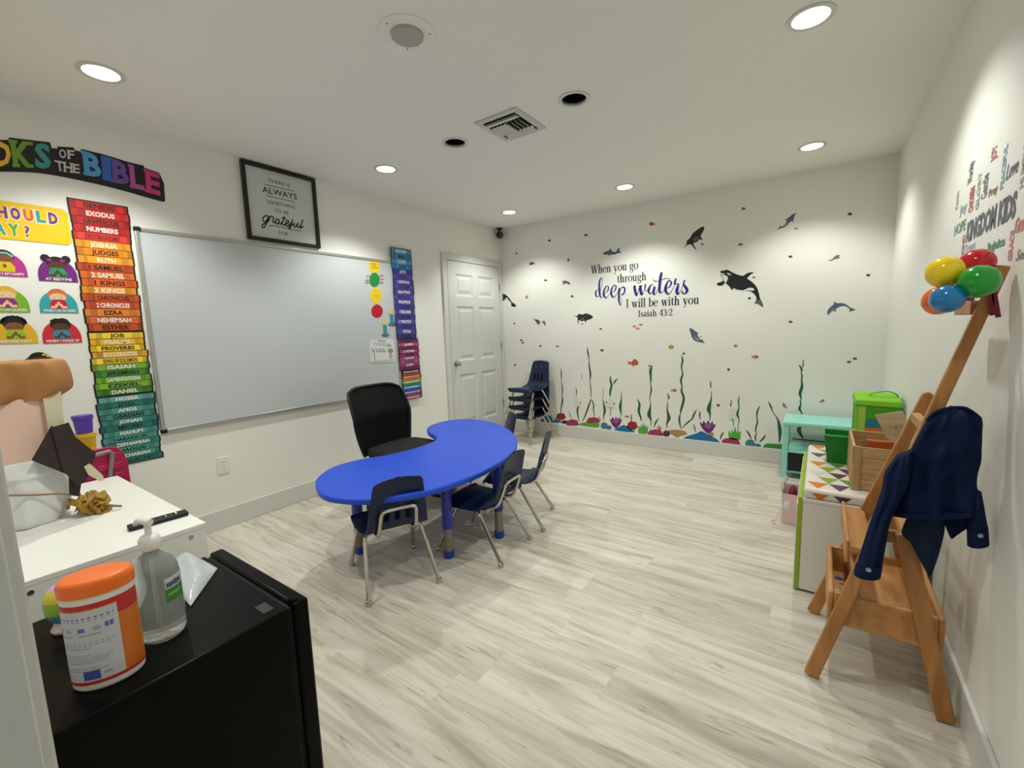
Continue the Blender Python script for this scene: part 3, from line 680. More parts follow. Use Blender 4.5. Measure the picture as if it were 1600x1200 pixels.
def ydots(t):
    mb = MB()
    for a, b, y in ((150, 190, 350), (145, 205, 385), (150, 195, 400)): mb.ribbon([wbp(*WC(a, y))+(.0015,), wbp(*WC(b, y+3))+(.0015,)], frb, .002, mat('ink_ochre', (190, 140, 20), .6))
    mb.build('handwriting', parent=t, flatshade=True)
sheet('paper_circle', 'yellow paper circle with tabs below the green paper oval', 'paper craft', [(150, 305), (195, 310), (195, 325)] + ell(175, 392, 58, 70, 16, -1.2, 1.2) + [(195, 478), (160, 475)] + ell(175, 392, 58, 70, 16, 1.9, 4.3), YEL, ydots)
sheet('paper_circle', 'red paper circle on the whiteboard below the yellow circle', 'paper craft', ell(184, 545, 57, 66), mat('paper_red', (196, 22, 44), .6))
def candle(label, dx, dy):
    def flame(t):
        f = [(228, 655), (250, 640), (255, 622), (264, 640), (282, 648), (268, 662), (272, 682), (250, 676), (232, 684)]
        MB().prism(wpoly([(x+dx, y+dy) for x, y in f]), frb, .001, mat('paper_flame', (236, 206, 110), .6), .0016).build('flame', parent=t)
        MB().prism(wpoly([(x+dx, y+dy) for x, y in ell(266, 780, 38, 18)]), frb, .001, mat('paper_grey_blue', (92, 116, 122), .6), .0016).build('saucer', parent=t)
    sheet('paper_candle', label, 'paper craft', [(x+dx, y+dy) for x, y in ((240, 675), (276, 675), (286, 770), (248, 772))], mat('paper_blue', (56, 146, 176), .6), flame, 'paper candles')
candle('blue paper candle with yellow flame, the lower one, above the worksheet', 0, 0)
candle('blue paper candle with yellow flame, the upper one, touching the book poster', 66, -104)
def drawing(t):
    mb = MB(); K = 0
    for (x0, y0, x1, y1, w) in ((190, 835, 270, 842, .003), (150, 860, 300, 868, .0012), (150, 875, 290, 882, .0012)): mb.ribbon([wbp(*WC(x0, y0))+(w,), wbp(*WC(x1, y1))+(w,)], frb, .0035+K*.0001, INK); K += 1
    for cx in (142, 180, 215, 245): mb.ribbon([wbp(*WC(cx+12*math.cos(a), 930+20*math.sin(a*1.3)))+(.0016,) for a in [k*.5 for k in range(14)]], frb, .0036+K*.0001, INK); K += 1
    mb.ribbon([wbp(*WC(155, 945))+(.0022,), wbp(*WC(160, 1030))+(.0026,)], frb, .0036, INK)
    mb.ppoly(wpoly(ell(318, 985, 16, 32)), frb, .0034, mat('crayon_peach', (214, 170, 140), .7)); mb.ppoly(wpoly(ell(315, 935, 26, 24)), frb, .0035, mat('crayon_grey', (150, 148, 148), .7))
    mb.ppoly(wpoly([(285, 895), (300, 862), (325, 890)]), frb, .0035, mat('crayon_rose', (190, 150, 158), .7))
    mb.ppoly(wpoly([(130, 1035), (350, 1018), (352, 1035), (135, 1048)]), frb, .0033, mat('crayon_green', (186, 204, 186), .7))
    mb.build('drawing', parent=t, flatshade=True)
sheet('worksheet', 'white drawing sheet in a clear sleeve at the lower corner of the whiteboard', 'paper', [(105, 830), (345, 822), (368, 1045), (118, 1052)], mat('sheet_white', (226, 228, 222), .35), drawing, d=.003)

# ================================================================ sea wall (y = 0): decals
def bw(px, py): p = ony(px, py); return p.x, p.z
fb = back_fr(0, 0, .0)
TA = lambda p: (780+p[0]/5, 320+p[1]/5) + tuple(p[2:]); TB = lambda p: (1080+p[0]/5, 320+p[1]/5) + tuple(p[2:])
TC = lambda p: (840+p[0]/5.714, 520+p[1]/5.714) + tuple(p[2:]); TD = lambda p: (1040+p[0]/5.714, 520+p[1]/5.714) + tuple(p[2:])
TE = lambda p: (780+p[0]/7.5, 440+p[1]/7.5) + tuple(p[2:])
TO = lambda p: (1110+p[0]/15, 410+p[1]/15) + tuple(p[2:]); TW = lambda p: (1060+p[0]/24, 345+p[1]/24) + tuple(p[2:])
TF = lambda p: (1180+p[0]/4.286, 380+p[1]/4.286) + tuple(p[2:]); TP = lambda p: tuple(p)
PXM = (ony(1100, 600)-ony(1099, 600)).length        # metres per pixel near the wall's middle
def decal(name, label, layers, group=None, smooth=True):
    # layers: (colour material, outline, transform); the first is the sticker itself
    mb = MB(); T0 = None
    for k, (mt, pts, T) in enumerate(layers):
        P = [bw(*T(p)[:2]) for p in pts]
        if smooth and len(P) > 6: P = catmull(P, 3, True)
        if k == 0: mb.prism(P, fb, .0008, mt)
        else: mb.ppoly(P, fb, .0009+.00025*k, mt)
    o = mb.build(name, None, label, 'wall decal', group, flatshade=True); return o
ORB = mat('decal_black', (26, 25, 26), .5, noise=.3, nscale=8); ORW = mat('decal_white', (222, 226, 226), .5); ORG = mat('decal_grey', (98, 98, 98), .5, noise=.2, nscale=20)
HUMP = mat('decal_whale', (44, 41, 36), .5, noise=.5, nscale=14); HUMG = mat('decal_whale_belly', (106, 102, 96), .5, noise=.3, nscale=20)
DOL = mat('decal_dolphin', (84, 98, 122), .5, noise=.3, nscale=14); DOLB = mat('decal_dolphin_belly', (150, 156, 166), .5)
TUR = mat('decal_turtle', (92, 82, 66), .5, noise=.5, nscale=40); TURB = mat('decal_turtle_brown', (136, 106, 84), .5, noise=.4, nscale=40)
FISH = mat('decal_fish_red', (178, 62, 48), .5); FISHP = mat('decal_fish_pink', (206, 126, 126), .5); FISHW = mat('decal_fish_stripe', (228, 218, 204), .5)
decal('orca_decal', 'large black and white orca sticker diving beside the wall quote', [
    (ORB, [(230, 215), (265, 195), (320, 190), (375, 170), (430, 185), (500, 225), (620, 280), (760, 315), (830, 270), (900, 240), (1015, 232), (940, 290), (880, 350), (865, 380), (940, 430), (1030, 510), (1100, 610), (1140, 740), (1165, 850), (1215, 940), (1230, 1050), (1110, 970), (1030, 965), (1075, 880), (1070, 800), (1000, 720), (920, 675), (800, 665), (640, 650), (540, 625), (515, 650), (480, 620), (440, 560), (370, 500), (340, 470), (300, 530), (210, 550), (150, 520), (175, 480), (290, 435), (265, 350), (235, 295), (250, 280), (310, 285), (340, 262), (280, 258), (235, 238)], TO),
    (ORW, [(390, 245), (430, 250), (500, 300), (460, 302), (410, 280)], TO), (ORW, [(250, 302), (320, 298), (390, 320), (412, 380), (380, 450), (350, 478), (310, 420), (280, 350)], TO),
    (ORW, [(780, 655), (850, 618), (930, 592), (1000, 602), (1028, 640), (1000, 664), (880, 655)], TO), (ORW, [(545, 600), (640, 640), (800, 655), (900, 668), (760, 664), (640, 648), (540, 622)], TO),
    (ORG, [(1090, 885), (1160, 862), (1212, 940), (1226, 1042), (1110, 965), (1036, 960)], TO)])
decal('whale_decal', 'dark humpback whale sticker diving head up, above the orca', [
    (HUMP, [(210, 1040), (240, 960), (300, 880), (320, 740), (420, 660), (520, 500), (580, 430), (700, 340), (870, 230), (960, 225), (960, 330), (900, 450), (830, 570), (900, 690), (890, 730), (790, 690), (720, 780), (560, 860), (680, 1080), (600, 1040), (490, 900), (380, 890), (280, 950)], TW),
    (HUMG, [(600, 640), (700, 600), (780, 600), (720, 710), (640, 770), (540, 740)], TW)])
decal('whale_decal', 'dark humpback whale sticker swimming level, below the start of the quote', [
    (HUMP, [(870, 405), (915, 400), (930, 380), (980, 385), (1015, 372), (1060, 385), (1100, 412), (1070, 440), (1025, 455), (1010, 490), (1003, 460), (960, 465), (935, 450), (925, 510), (918, 430), (905, 412)], TE),
    (HUMG, [(950, 440), (985, 420), (1000, 445), (975, 460)], TE)])
decal('orca_decal', 'orca tail sticker in the corner of the sea wall beside the door', [
    (ORB, [(35, 145), (75, 155), (115, 190), (150, 240), (180, 260), (200, 290), (145, 290), (140, 250), (105, 215), (60, 215), (40, 240), (45, 190)], TE), (ORW, [(65, 202), (90, 187), (110, 206), (85, 212)], TE)])
decal('dolphin_decal', 'grey dolphin sticker swimming just above the wall quote', [
    (DOL, [(810, 380), (830, 365), (855, 358), (868, 340), (880, 362), (910, 368), (925, 345), (945, 340), (938, 358), (955, 372), (930, 378), (900, 388), (866, 392), (858, 401), (850, 392), (820, 388)], TA), (DOLB, [(825, 384), (860, 386), (895, 384), (860, 390)], TA)])
decal('dolphin_decal', 'grey dolphin sticker leaping upward near the ceiling', [
    (DOL, [(825, 65), (810, 82), (800, 115), (790, 137), (780, 128), (745, 165), (710, 182), (668, 193), (690, 177), (693, 160), (706, 172), (735, 150), (745, 120), (725, 118), (750, 108), (790, 75)], TB), (DOLB, [(795, 115), (775, 130), (740, 164), (715, 176), (750, 145)], TB)])
decal('dolphin_decal', 'grey blue dolphin sticker arching above the tall weed by the play kitchen', [
    (DOL, [(1068, 865), (1065, 830), (1085, 800), (1110, 780), (1118, 755), (1135, 768), (1180, 768), (1215, 780), (1240, 800), (1285, 820), (1260, 828), (1235, 834), (1235, 812), (1200, 792), (1160, 797), (1128, 818), (1137, 837), (1110, 830), (1085, 845)], TB), (DOLB, [(1078, 838), (1100, 818), (1130, 806), (1105, 826)], TB)])
decal('dolphin_decal', 'grey blue dolphin sticker diving tail down under the end of the quote', [
    (DOL, [(1077, 513), (1082, 514), (1087, 518), (1092, 521), (1089.5, 522.5), (1093, 529), (1097, 531), (1098.5, 529.5), (1098.5, 533), (1101.5, 536), (1092, 534.5), (1086, 532.5), (1081, 527), (1079, 520)], TP), (DOLB, [(1084, 524), (1090, 529), (1095, 533), (1088, 531.5)], TP)])
def turtle(label, pts, T, m_): decal('turtle_decal', label, [(m_, pts, T)])
turtle('small sea turtle sticker, highest on the sea wall beside the corner camera', [(235, 460), (250, 447), (265, 450), (282, 462), (262, 465), (250, 472), (240, 470)], TA, TUR)
turtle('small sea turtle sticker between the door corner and the quote, flippers spread', [(490, 605), (510, 592), (535, 600), (555, 612), (545, 625), (525, 612), (505, 622), (492, 625), (505, 608)], TA, TUR)
turtle('grey sea turtle sticker diving above the stacked chairs', [(400, 420), (415, 440), (450, 445), (475, 465), (482, 495), (465, 487), (470, 512), (450, 500), (430, 470), (407, 440)], TE, TUR)
turtle('tiny brown sea turtle sticker diving beside the grey turtle', [(500, 455), (515, 465), (530, 460), (545, 490), (535, 520), (525, 500), (512, 485)], TE, TURB)
turtle('small brown sea turtle sticker between orca and easel wall', [(1068, 435), (1100, 425), (1130, 395), (1165, 395), (1150, 408), (1165, 412), (1150, 420), (1120, 425), (1095, 438)], TB, TURB)
turtle('dark sea turtle sticker pasted over a white outlet cover', [(605, 620), (640, 605), (665, 610), (690, 635), (680, 642), (650, 637), (625, 632)], TC, TUR)
def fish(label, px, py, w, h, m_, rot=0, tail=1, stripe=False):
    c, s = math.cos(rot), math.sin(rot); q = [(-.5, 0), (-.3, -.38), (0, -.5), (.22, -.28), (.34, -.12), (.5, -.42), (.46, 0), (.5, .42), (.34, .12), (.22, .28), (0, .5), (-.3, .38)]
    def tr(p): x, y = p[0]*w*tail, p[1]*h; return (px+x*c-y*s, py+x*s+y*c)
    L = [(m_, q, tr)]
    if stripe: L += [(FISHW, [(-.12, -.44), (-.04, -.46), (-.04, .46), (-.12, .44)], tr), (FISHW, [(.16, -.3), (.22, -.25), (.22, .25), (.16, .3)], tr)]
    decal('fish_decal', label, L, smooth=False)
fish('brown red fish sticker high near the ceiling beside the humpback', 1018.6, 350, 9.5, 6, FISH)
fish('pink fish sticker tilted upward near the orca tail by the door', 823.2, 464, 7, 4.5, FISHP, -.9)
fish('small pink fish sticker under the verse number, first of the trio', 991.4, 510, 6.5, 4, FISHP)
fish('small pink fish sticker under the verse number, highest of the trio', 1001.4, 507.4, 6.5, 3.6, FISHP)
fish('small pink fish sticker under the verse number, lowest of the trio', 996.6, 513.4, 6.5, 3.6, FISHP)
fish('red fish sticker between the humpback and the leaping dolphin', 1157, 382, 8.5, 4.5, FISH, -.15)
fish('red fish sticker below the leaping dolphin snout', 1244, 357, 7, 4, FISHP, -.1)
fish('red fish sticker below the orca and beside the diving dolphin', 1149.6, 540.4, 7, 4.5, FISH, .1, 1, True)
fish('striped red fish sticker alone in the middle of the bare wall', 1180, 557.6, 11, 6.5, FISH, 0, -1, True)
fish('tiny pink fish sticker on the belly side of the diving dolphin', 1094.6, 526.4, 4, 2.6, FISHP)
fish('striped red fish sticker between two tall weeds', 1053, 610, 9.5, 5.5, FISH, 0, -1, True)
fish('brown fish sticker just above the red coral', 979.5, 651, 7, 4.5, TURB, 0, -1, True)
fish('red fish sticker tilted down beside the play kitchen weed', 1225.9, 634.1, 10, 5.5, FISH, .9, 1, True)
fish('red fish sticker tilted up over the play kitchen', 1284.5, 626.8, 8.5, 5, FISH, -.5, -1, True)
decal('fish_decal', 'big orange fish sticker with fanned tail above the forked weed', [(mat('decal_orange', (190, 96, 44), .5, noise=.4, nscale=40), [(800, 268), (812, 262), (806, 250), (835, 262), (855, 240), (870, 234), (890, 248), (900, 270), (890, 290), (862, 290), (852, 306), (846, 290), (822, 280), (808, 290), (812, 274)], TC)])
decal('shell_decal', 'yellow scallop shell sticker above the tallest weed', [(mat('decal_ochre', (186, 150, 60), .5, noise=.3, nscale=60), ell(1048.6, 542.2, 4.4, 3.4, 14), TP)])
PEB = mat('decal_pebble', (78, 78, 66), .5, noise=.4, nscale=80); PEBG = mat('decal_pebble_green', (92, 96, 62), .5, noise=.4, nscale=80)
pebs = [((392, 280), TA, 2.2, 1.8, 'below the ceiling between camera and dolphin'), ((677, 237), TA, 2.8, 1.8, 'under the ceiling above the level dolphin'), ((135, 380), TA, 1.8, 1.4, 'under the corner camera'),
        ((540, 430), TA, 1.6, 2.4, 'between small turtle and level dolphin'), ((363, 590), TA, 2.4, 1.6, 'beside the spread flipper turtle'), ((570, 715), TA, 2.2, 1.9, 'above the level humpback whale'),
        ((118, 927), TA, 1.6, 1.4, 'beside the door casing under the orca tail'), ((172, 1058), TA, 1.9, 1.5, 'near the door, upper of a close pair'), ((185, 1077), TA, 1.9, 1.5, 'near the door, lower of a close pair'),
        ((322, 1104), TA, 2.0, 1.5, 'straight above the stacked chairs'), ((455, 1106), TA, 2.3, 1.2, 'between stacked chairs and the first tall weed'), ((803, 1137), TA, 2.5, 2.1, 'beside the top of the tall forked weed'),
        ((792, 970), TA, 1.9, 1.6, 'between level humpback and pink fish trio'), ((648, 930), TA, 1.4, 1.2, 'under the belly of the level humpback'), ((1587, 308), TA, 1.8, 1.5, 'beside the flipper of the diving humpback'),
        ((408, 30), TB, 3.2, 1.9, 'just under the ceiling between humpback and leaping dolphin'), ((1240, 72), TB, 3.8, 2.4, 'under the ceiling in the easel corner'), ((775, 405), TB, 3.2, 2.0, 'between leaping dolphin and orca fin'),
        ((1383, 550), TB, 3.4, 2.2, 'beside the easel wall corner'), ((490, 567), TB, 2.6, 1.2, 'behind the orca fin'), ((455, 730), TB, 2.6, 1.9, 'under the orca tail stock'), ((776, 915), TB, 3.4, 2.0, 'below orca, between it and the arching dolphin'),
        ((1305, 185), TC, 2.4, 1.6, 'touching the tip of the tallest weed'), ((1000, 297), TC, 2.2, 1.2, 'touching the tip of the double leaf weed'), ((562, 328), TD, 2.2, 2.4, 'on bare wall under the lone striped fish'),
        ((470, 647), TD, 2.8, 2.0, 'beside the outlet near the twin weeds'), ((668, 773), TF, 3.6, 2.0, 'below the arching dolphin, upper of two green ones'), ((628, 795), TF, 3.6, 2.0, 'below the arching dolphin, lower of two green ones'),
        ((665, 1033), TF, 3.2, 2.0, 'beside the lime green fabric unit'), ((187, 977), TE, 1.9, 1.5, 'between the door hinge and the stacked chairs')]
for k, (c, T, rx, ry, wh) in enumerate(pebs):
    x, y = T(c)[:2]
    decal('pebble_decal', 'tiny %s pebble sticker %s' % ('olive' if 'green' in wh else 'grey', wh), [(PEBG if 'green' in wh or k == 21 else PEB, ell(x, y, rx, ry, 10), TP)], 'pebble stickers on the sea wall', smooth=False)
WEED = mat('decal_weed', (38, 98, 58), .5, noise=.35, nscale=12); WEEDD = mat('decal_weed_dark', (48, 70, 52), .5, noise=.35, nscale=12)
def weed(label, T, strands, m_=WEED, k=1.0):
    mb = MB()
    for i, s_ in enumerate(strands):
        P = []
        sc = {id(TC): 5.714, id(TD): 5.714}.get(id(T), 5.714)
        for p in s_:
            u, v = bw(*T(p)[:2]); P.append((u, v, max(.0028, p[2]/sc*PXM*.72*k)))
        mb.ribbon(catmull(P, 4), fb, .0008+.0003*i, m_)
    mb.build('seaweed_decal', None, label, 'wall decal', 'seaweed stickers on the sea wall', flatshade=True)
weed('thin wavy dark weed sticker beside the stacked chairs on red coral', TC, [[(208, 318, 2), (212, 380, 10), (213, 430, 4), (222, 500, 10), (218, 560, 6), (222, 610, 14), (210, 670, 10), (208, 715, 6)]], WEEDD)
weed('short branching weed sticker over the first outlet', TC, [[(340, 488, 3), (348, 520, 8), (345, 560, 5), (352, 620, 10), (362, 660, 12), (355, 700, 14), (370, 790, 5)], [(358, 655, 5), (372, 640, 8), (388, 615, 4)]], WEEDD)
weed('very tall thin weed sticker forking low down near the first outlet', TC, [[(443, 130, 4), (450, 180, 12), (460, 240, 6), (460, 290, 10), (472, 370, 14), (468, 430, 6), (475, 500, 8), (478, 585, 4)], [(475, 595, 8), (450, 670, 12), (425, 740, 10), (400, 788, 5)], [(482, 595, 6), (500, 640, 10), (500, 700, 8), (512, 750, 5)]], WEEDD)
weed('slim green weed sticker rising above teal coral balls', TC, [[(587, 490, 3), (588, 540, 4), (582, 590, 4), (600, 690, 20), (590, 740, 10), (592, 785, 4)]])
weed('green weed sticker with side leaf passing over the turtle outlet', TC, [[(652, 385, 4), (650, 420, 14), (660, 470, 16), (648, 530, 16), (650, 590, 4), (655, 660, 6), (648, 745, 4)], [(715, 408, 3), (690, 435, 12), (680, 460, 4)]])
weed('single pointed green weed sticker above the first purple lotus coral', TC, [[(748, 525, 2), (748, 590, 8), (738, 660, 22), (745, 720, 8), (743, 750, 4)]])
weed('short broad weed sticker between red coral and green anemone', TC, [[(890, 590, 4), (910, 640, 16), (903, 700, 18), (922, 760, 12), (924, 790, 4)]])
weed('tall double leaf green weed sticker above the magenta dome coral', TC, [[(1022, 290, 6), (1012, 340, 14), (1010, 410, 12), (1010, 460, 6), (1015, 510, 12), (1003, 580, 6), (1008, 650, 8), (995, 730, 28), (1012, 780, 10), (1010, 835, 3)], [(1000, 310, 3), (1003, 360, 10), (1018, 420, 6)]])
weed('little leaf weed sticker above the small orange coral', TC, [[(1080, 765, 3), (1055, 800, 12), (1040, 845, 4)]])
weed('green weed sticker above the dark urchin', TC, [[(1160, 540, 4), (1172, 575, 12), (1162, 600, 4)], [(1163, 615, 3), (1158, 690, 10), (1172, 760, 24), (1155, 810, 10), (1155, 855, 3)]])
weed('tallest wavy weed sticker with a low side shoot above the starfish', TC, [[(1285, 200, 4), (1295, 245, 12), (1285, 300, 10), (1290, 340, 8), (1295, 370, 10), (1280, 425, 14), (1290, 480, 8), (1285, 520, 14), (1305, 590, 16), (1280, 690, 14), (1275, 720, 6), (1265, 775, 14), (1278, 855, 5)], [(1420, 685, 4), (1395, 730, 12), (1378, 770, 8), (1340, 800, 10), (1285, 855, 4)]])
weed('small curl of weed sticker beside the second purple lotus coral', TC, [[(1450, 700, 4), (1447, 735, 10), (1453, 775, 4)]])
weed('short thin weed sticker rising from the big blue mound', TC, [[(1390, 815, 4), (1403, 850, 8), (1408, 885, 4)]], WEEDD)
weed('pointed green weed sticker above the second purple lotus coral', TC, [[(1547, 430, 4), (1545, 470, 8), (1550, 495, 3)], [(1552, 520, 3), (1550, 590, 8), (1528, 680, 26), (1540, 730, 10), (1537, 785, 4)]])
weed('short thin weed sticker above the first magenta coral dome', TC, [[(280, 705, 3), (292, 740, 6), (308, 765, 3)]], WEEDD)
weed('short thin weed sticker above the teal coral balls', TC, [[(548, 745, 3), (558, 775, 6), (565, 785, 2)]], WEEDD)
weed('short thin weed sticker growing from the red coral', TC, [[(835, 725, 3), (838, 760, 8), (833, 790, 3)]], WEEDD)
weed('loose floating leaf sticker beside the very tall thin weed', TC, [[(390, 370, 3), (394, 390, 4), (400, 410, 3)]], WEEDD)
weed('short curved weed sticker between blue mound and pink dome', TD, [[(518, 885, 4), (500, 915, 10), (488, 955, 4)]], WEEDD)
weed('wavy weed sticker over the third outlet, shorter of twin stems', TD, [[(588, 600, 4), (582, 650, 8), (592, 690, 8), (588, 740, 10), (603, 790, 6), (605, 835, 3)]])
weed('wavy weed sticker over the third outlet, taller of twin stems', TD, [[(657, 565, 4), (650, 620, 8), (655, 670, 6), (640, 730, 14), (655, 770, 6), (645, 860, 4)]])
weed('thin winding weed sticker above teal balls near the play kitchen', TD, [[(842, 655, 4), (820, 700, 10), (815, 750, 6), (820, 800, 8), (805, 850, 8), (808, 900, 5), (800, 935, 8), (812, 970, 3)]], WEEDD)
weed('small dark weed sticker on the near side of the winding weed', TD, [[(720, 870, 3), (745, 905, 10), (765, 948, 4)]], WEEDD)
weed('small dark weed sticker on the kitchen side of the winding weed', TD, [[(892, 912, 4), (870, 945, 10), (838, 975, 4)]], WEEDD)
weed('slanting weed sticker thickening behind the play kitchen side', TD, [[(918, 615, 4), (940, 660, 10), (960, 710, 4), (1000, 770, 8), (1015, 830, 18), (1022, 900, 18), (1015, 980, 6)]])
weed('tall twisted weed sticker rising behind the play kitchen', TD, [[(1228, 240, 4), (1228, 290, 6), (1215, 310, 5)], [(1195, 290, 6), (1215, 330, 10), (1210, 355, 4), (1217, 375, 8), (1215, 430, 8), (1218, 480, 14), (1200, 540, 16), (1210, 590, 6), (1203, 605, 6), (1205, 640, 8), (1195, 680, 14), (1215, 717, 6), (1212, 800, 12), (1190, 870, 22), (1225, 940, 8)]])
# reef along the baseboard
def dome(cx, cy, rx, ry): return [(cx-rx, cy+ry), (cx-rx*.98, cy)] + [(cx-rx*math.cos(a), cy-ry*math.sin(a)*(1+.08*math.sin(9*a))) for a in [math.pi*k/12 for k in range(1, 12)]] + [(cx+rx*.98, cy), (cx+rx, cy+ry)]
def blob(cx, cy, rx, ry, n=20, k=.08): return [(cx+rx*(1+k*math.sin(5*a))*math.cos(a), cy+ry*(1+k*math.sin(7*a+1))*math.sin(a)) for a in [2*math.pi*i/n for i in range(n)]]
CRED = mat('coral_red', (150, 40, 46), .5, noise=.3, nscale=40); CMAG = mat('coral_magenta', (166, 50, 92), .5, noise=.3, nscale=50); CBLU = mat('coral_blue', (28, 110, 168), .5, noise=.2, nscale=25)
CTEA = mat('coral_teal', (66, 122, 142), .5, noise=.35, nscale=50); CGRN = mat('coral_green', (84, 172, 58), .5, noise=.2, nscale=40); CPUR = mat('coral_purple', (108, 44, 110), .5, noise=.35, nscale=50)
CPUL = mat('coral_lilac', (150, 84, 150), .5); CTAN = mat('coral_tan', (178, 138, 82), .5, noise=.3, nscale=40); CDRK = mat('coral_dark', (66, 48, 56), .5, noise=.4, nscale=40); CGRE = mat('coral_meadow', (62, 140, 50), .5, noise=.2, nscale=20); CORA = mat('coral_orange', (196, 130, 90), .5)
def reef(name, label, layers, T=TC): decal(name, label, [(m_, p, T) for m_, p in layers])
reef('coral_decal', 'blue coral sticker behind the chair stack legs', [(CBLU, [(30, 792), (40, 762), (75, 738), (115, 742), (150, 762), (185, 776), (215, 800), (120, 800)])])
reef('coral_decal', 'dull red coral sticker seen between the stacked chair legs', [(CRED, [(-85, 770), (-70, 735), (-40, 735), (-20, 750), (-15, 775)])])
reef('coral_decal', 'round red coral sticker at the foot of the thin wavy weed', [(CRED, blob(208, 748, 42, 32))])
reef('coral_decal', 'dark maroon coral sticker under the round red coral', [(CDRK, blob(240, 797, 28, 16))])
reef('coral_decal', 'magenta coral dome sticker, first along the baseboard from the door', [(CMAG, dome(312, 800, 50, 27))])
reef('coral_decal', 'flat bright green mound sticker under the very tall thin weed', [(CGRN, [(368, 822), (385, 808), (430, 800), (480, 802), (540, 805), (552, 822), (535, 845), (450, 838)])])
reef('coral_decal', 'magenta coral dome sticker behind the flat green mound', [(CMAG, dome(497, 778, 55, 24))])
reef('coral_decal', 'pair of teal coral balls sticker before the first purple lotus', [(CTEA, blob(595, 830, 32, 30, 20, .03)), (CTEA, blob(637, 846, 24, 20, 20, .03))])
L1 = [(640, 760), (655, 800), (672, 830), (700, 852), (728, 830), (745, 800), (752, 760), (737, 775), (728, 750), (714, 775), (700, 748), (686, 775), (670, 750), (655, 775)]
reef('coral_decal', 'purple lotus coral sticker nearer the chair stack', [(CPUR, L1), (CPUL, [(668, 790), (690, 770), (712, 770), (730, 792), (700, 815)])])
reef('coral_decal', 'blue mound sticker beside the red coral', [(CBLU, [(685, 868), (720, 845), (755, 828), (778, 826), (830, 858), (872, 886), (800, 886)])])
reef('coral_decal', 'red spiky coral sticker in the middle of the reef', [(CRED, blob(845, 830, 48, 40, 26, .12))])
AN = [(905, 902), (900, 850), (906, 830), (916, 852), (924, 812), (934, 842), (948, 800), (956, 840), (972, 815), (972, 848), (988, 835), (984, 868), (976, 902)]
reef('coral_decal', 'green anemone sticker beside the red spiky coral', [(CGRN, AN)])
reef('coral_decal', 'magenta coral dome sticker between green anemone and dark urchin', [(CMAG, dome(1050, 893, 64, 30))])
reef('coral_decal', 'small orange coral sticker above the dark urchin side', [(CORA, [(1072, 868), (1062, 838), (1074, 848), (1084, 818), (1094, 846), (1110, 838), (1098, 868)])])
reef('coral_decal', 'dark grey urchin sticker beside the starfish', [(CDRK, blob(1150, 900, 33, 28, 22, .1))])
reef('coral_decal', 'tan starfish sticker on the reef', [(CTAN, [(1168, 874), (1215, 866), (1262, 868), (1312, 878), (1335, 905), (1285, 918), (1250, 936), (1220, 922), (1192, 905)])])
reef('coral_decal', 'large blue mound sticker under the second purple lotus', [(CBLU, [(1300, 952), (1340, 922), (1420, 897), (1465, 878), (1540, 918), (1600, 950), (1618, 988), (1450, 970)])])
L2 = [(1445, 790), (1460, 835), (1485, 870), (1525, 900), (1565, 870), (1585, 835), (1590, 815), (1570, 820), (1560, 788), (1542, 812), (1522, 782), (1504, 812), (1482, 785), (1470, 812)]
reef('coral_decal', 'purple lotus coral sticker on the large blue mound', [(CPUR, L2), (CPUL, [(1480, 830), (1505, 808), (1540, 808), (1562, 832), (1524, 860)])])
reef('shell_decal', 'round tan shell sticker beside the large blue mound', [(CTAN, blob(1552, 908, 24, 20, 16, .03))])
reef('coral_decal', 'wide magenta coral dome sticker under the last green anemone', [(CMAG, dome(580, 975, 80, 38))], TD)
reef('coral_decal', 'green anemone sticker under the twin weeds', [(CGRN, [(575, 945), (560, 895), (570, 875), (584, 905), (592, 855), (604, 890), (620, 835), (632, 890), (650, 855), (654, 892), (676, 875), (668, 915), (662, 955)])], TD)
reef('coral_decal', 'pair of teal coral balls sticker near the play kitchen', [(CTEA, blob(755, 988, 44, 36, 20, .03)), (CTEA, blob(820, 1012, 32, 24, 20, .03))], TD)
reef('coral_decal', 'flat green meadow sticker running behind the play kitchen', [(CGRE, [(852, 1044), (880, 1005), (905, 990), (1000, 992), (1060, 1000), (1060, 1056), (950, 1048)])], TD)

# ---------------------------------------------------------------- wall quote: serif lines drawn from strokes, script words traced
TH, TN = .105, .034
def stem(x, y0, y1, w=TH): return [('q', [(x, y0), (x+w, y0), (x+w, y1), (x, y1)])]
def hser(x0, x1, y, h=TN): return [('q', [(x0, y), (x1, y), (x1, y+h), (x0, y+h)])]
def bowl(cx, cy, rx, ry, a0=0, a1=360, tw=TH, n=22):
    P = []
    for k in range(n+1):
        a = math.radians(a0+(a1-a0)*k/n); w = TN*.5+(tw-TN)*.5*abs(math.cos(a))**1.6
        P.append((cx+rx*math.cos(a), cy+ry*math.sin(a), w))
    return [('s', P)]
def dg(x0, y0, x1, y1, w): return [('q', [(x0-w/2, y0), (x0+w/2, y0), (x1+w/2, y1), (x1-w/2, y1)])]
def sk(*p): return [('s', catmull(p, 6))]
XH, CP, AS, DS = .46, .68, .70, -.21
def arch_(x): return stem(x, 0, XH) + [('s', catmull([(x+TH*.8, XH*.72, TN*.5), (x+.17, XH-.02, TN*.7), (x+.245, XH-.05, TH*.42), (x+.268, XH*.6, TH*.5), (x+.268, 0, TH*.5)], 6))] + hser(x-.05, x+TH+.05, 0) + hser(x+.17, x+.37, 0)
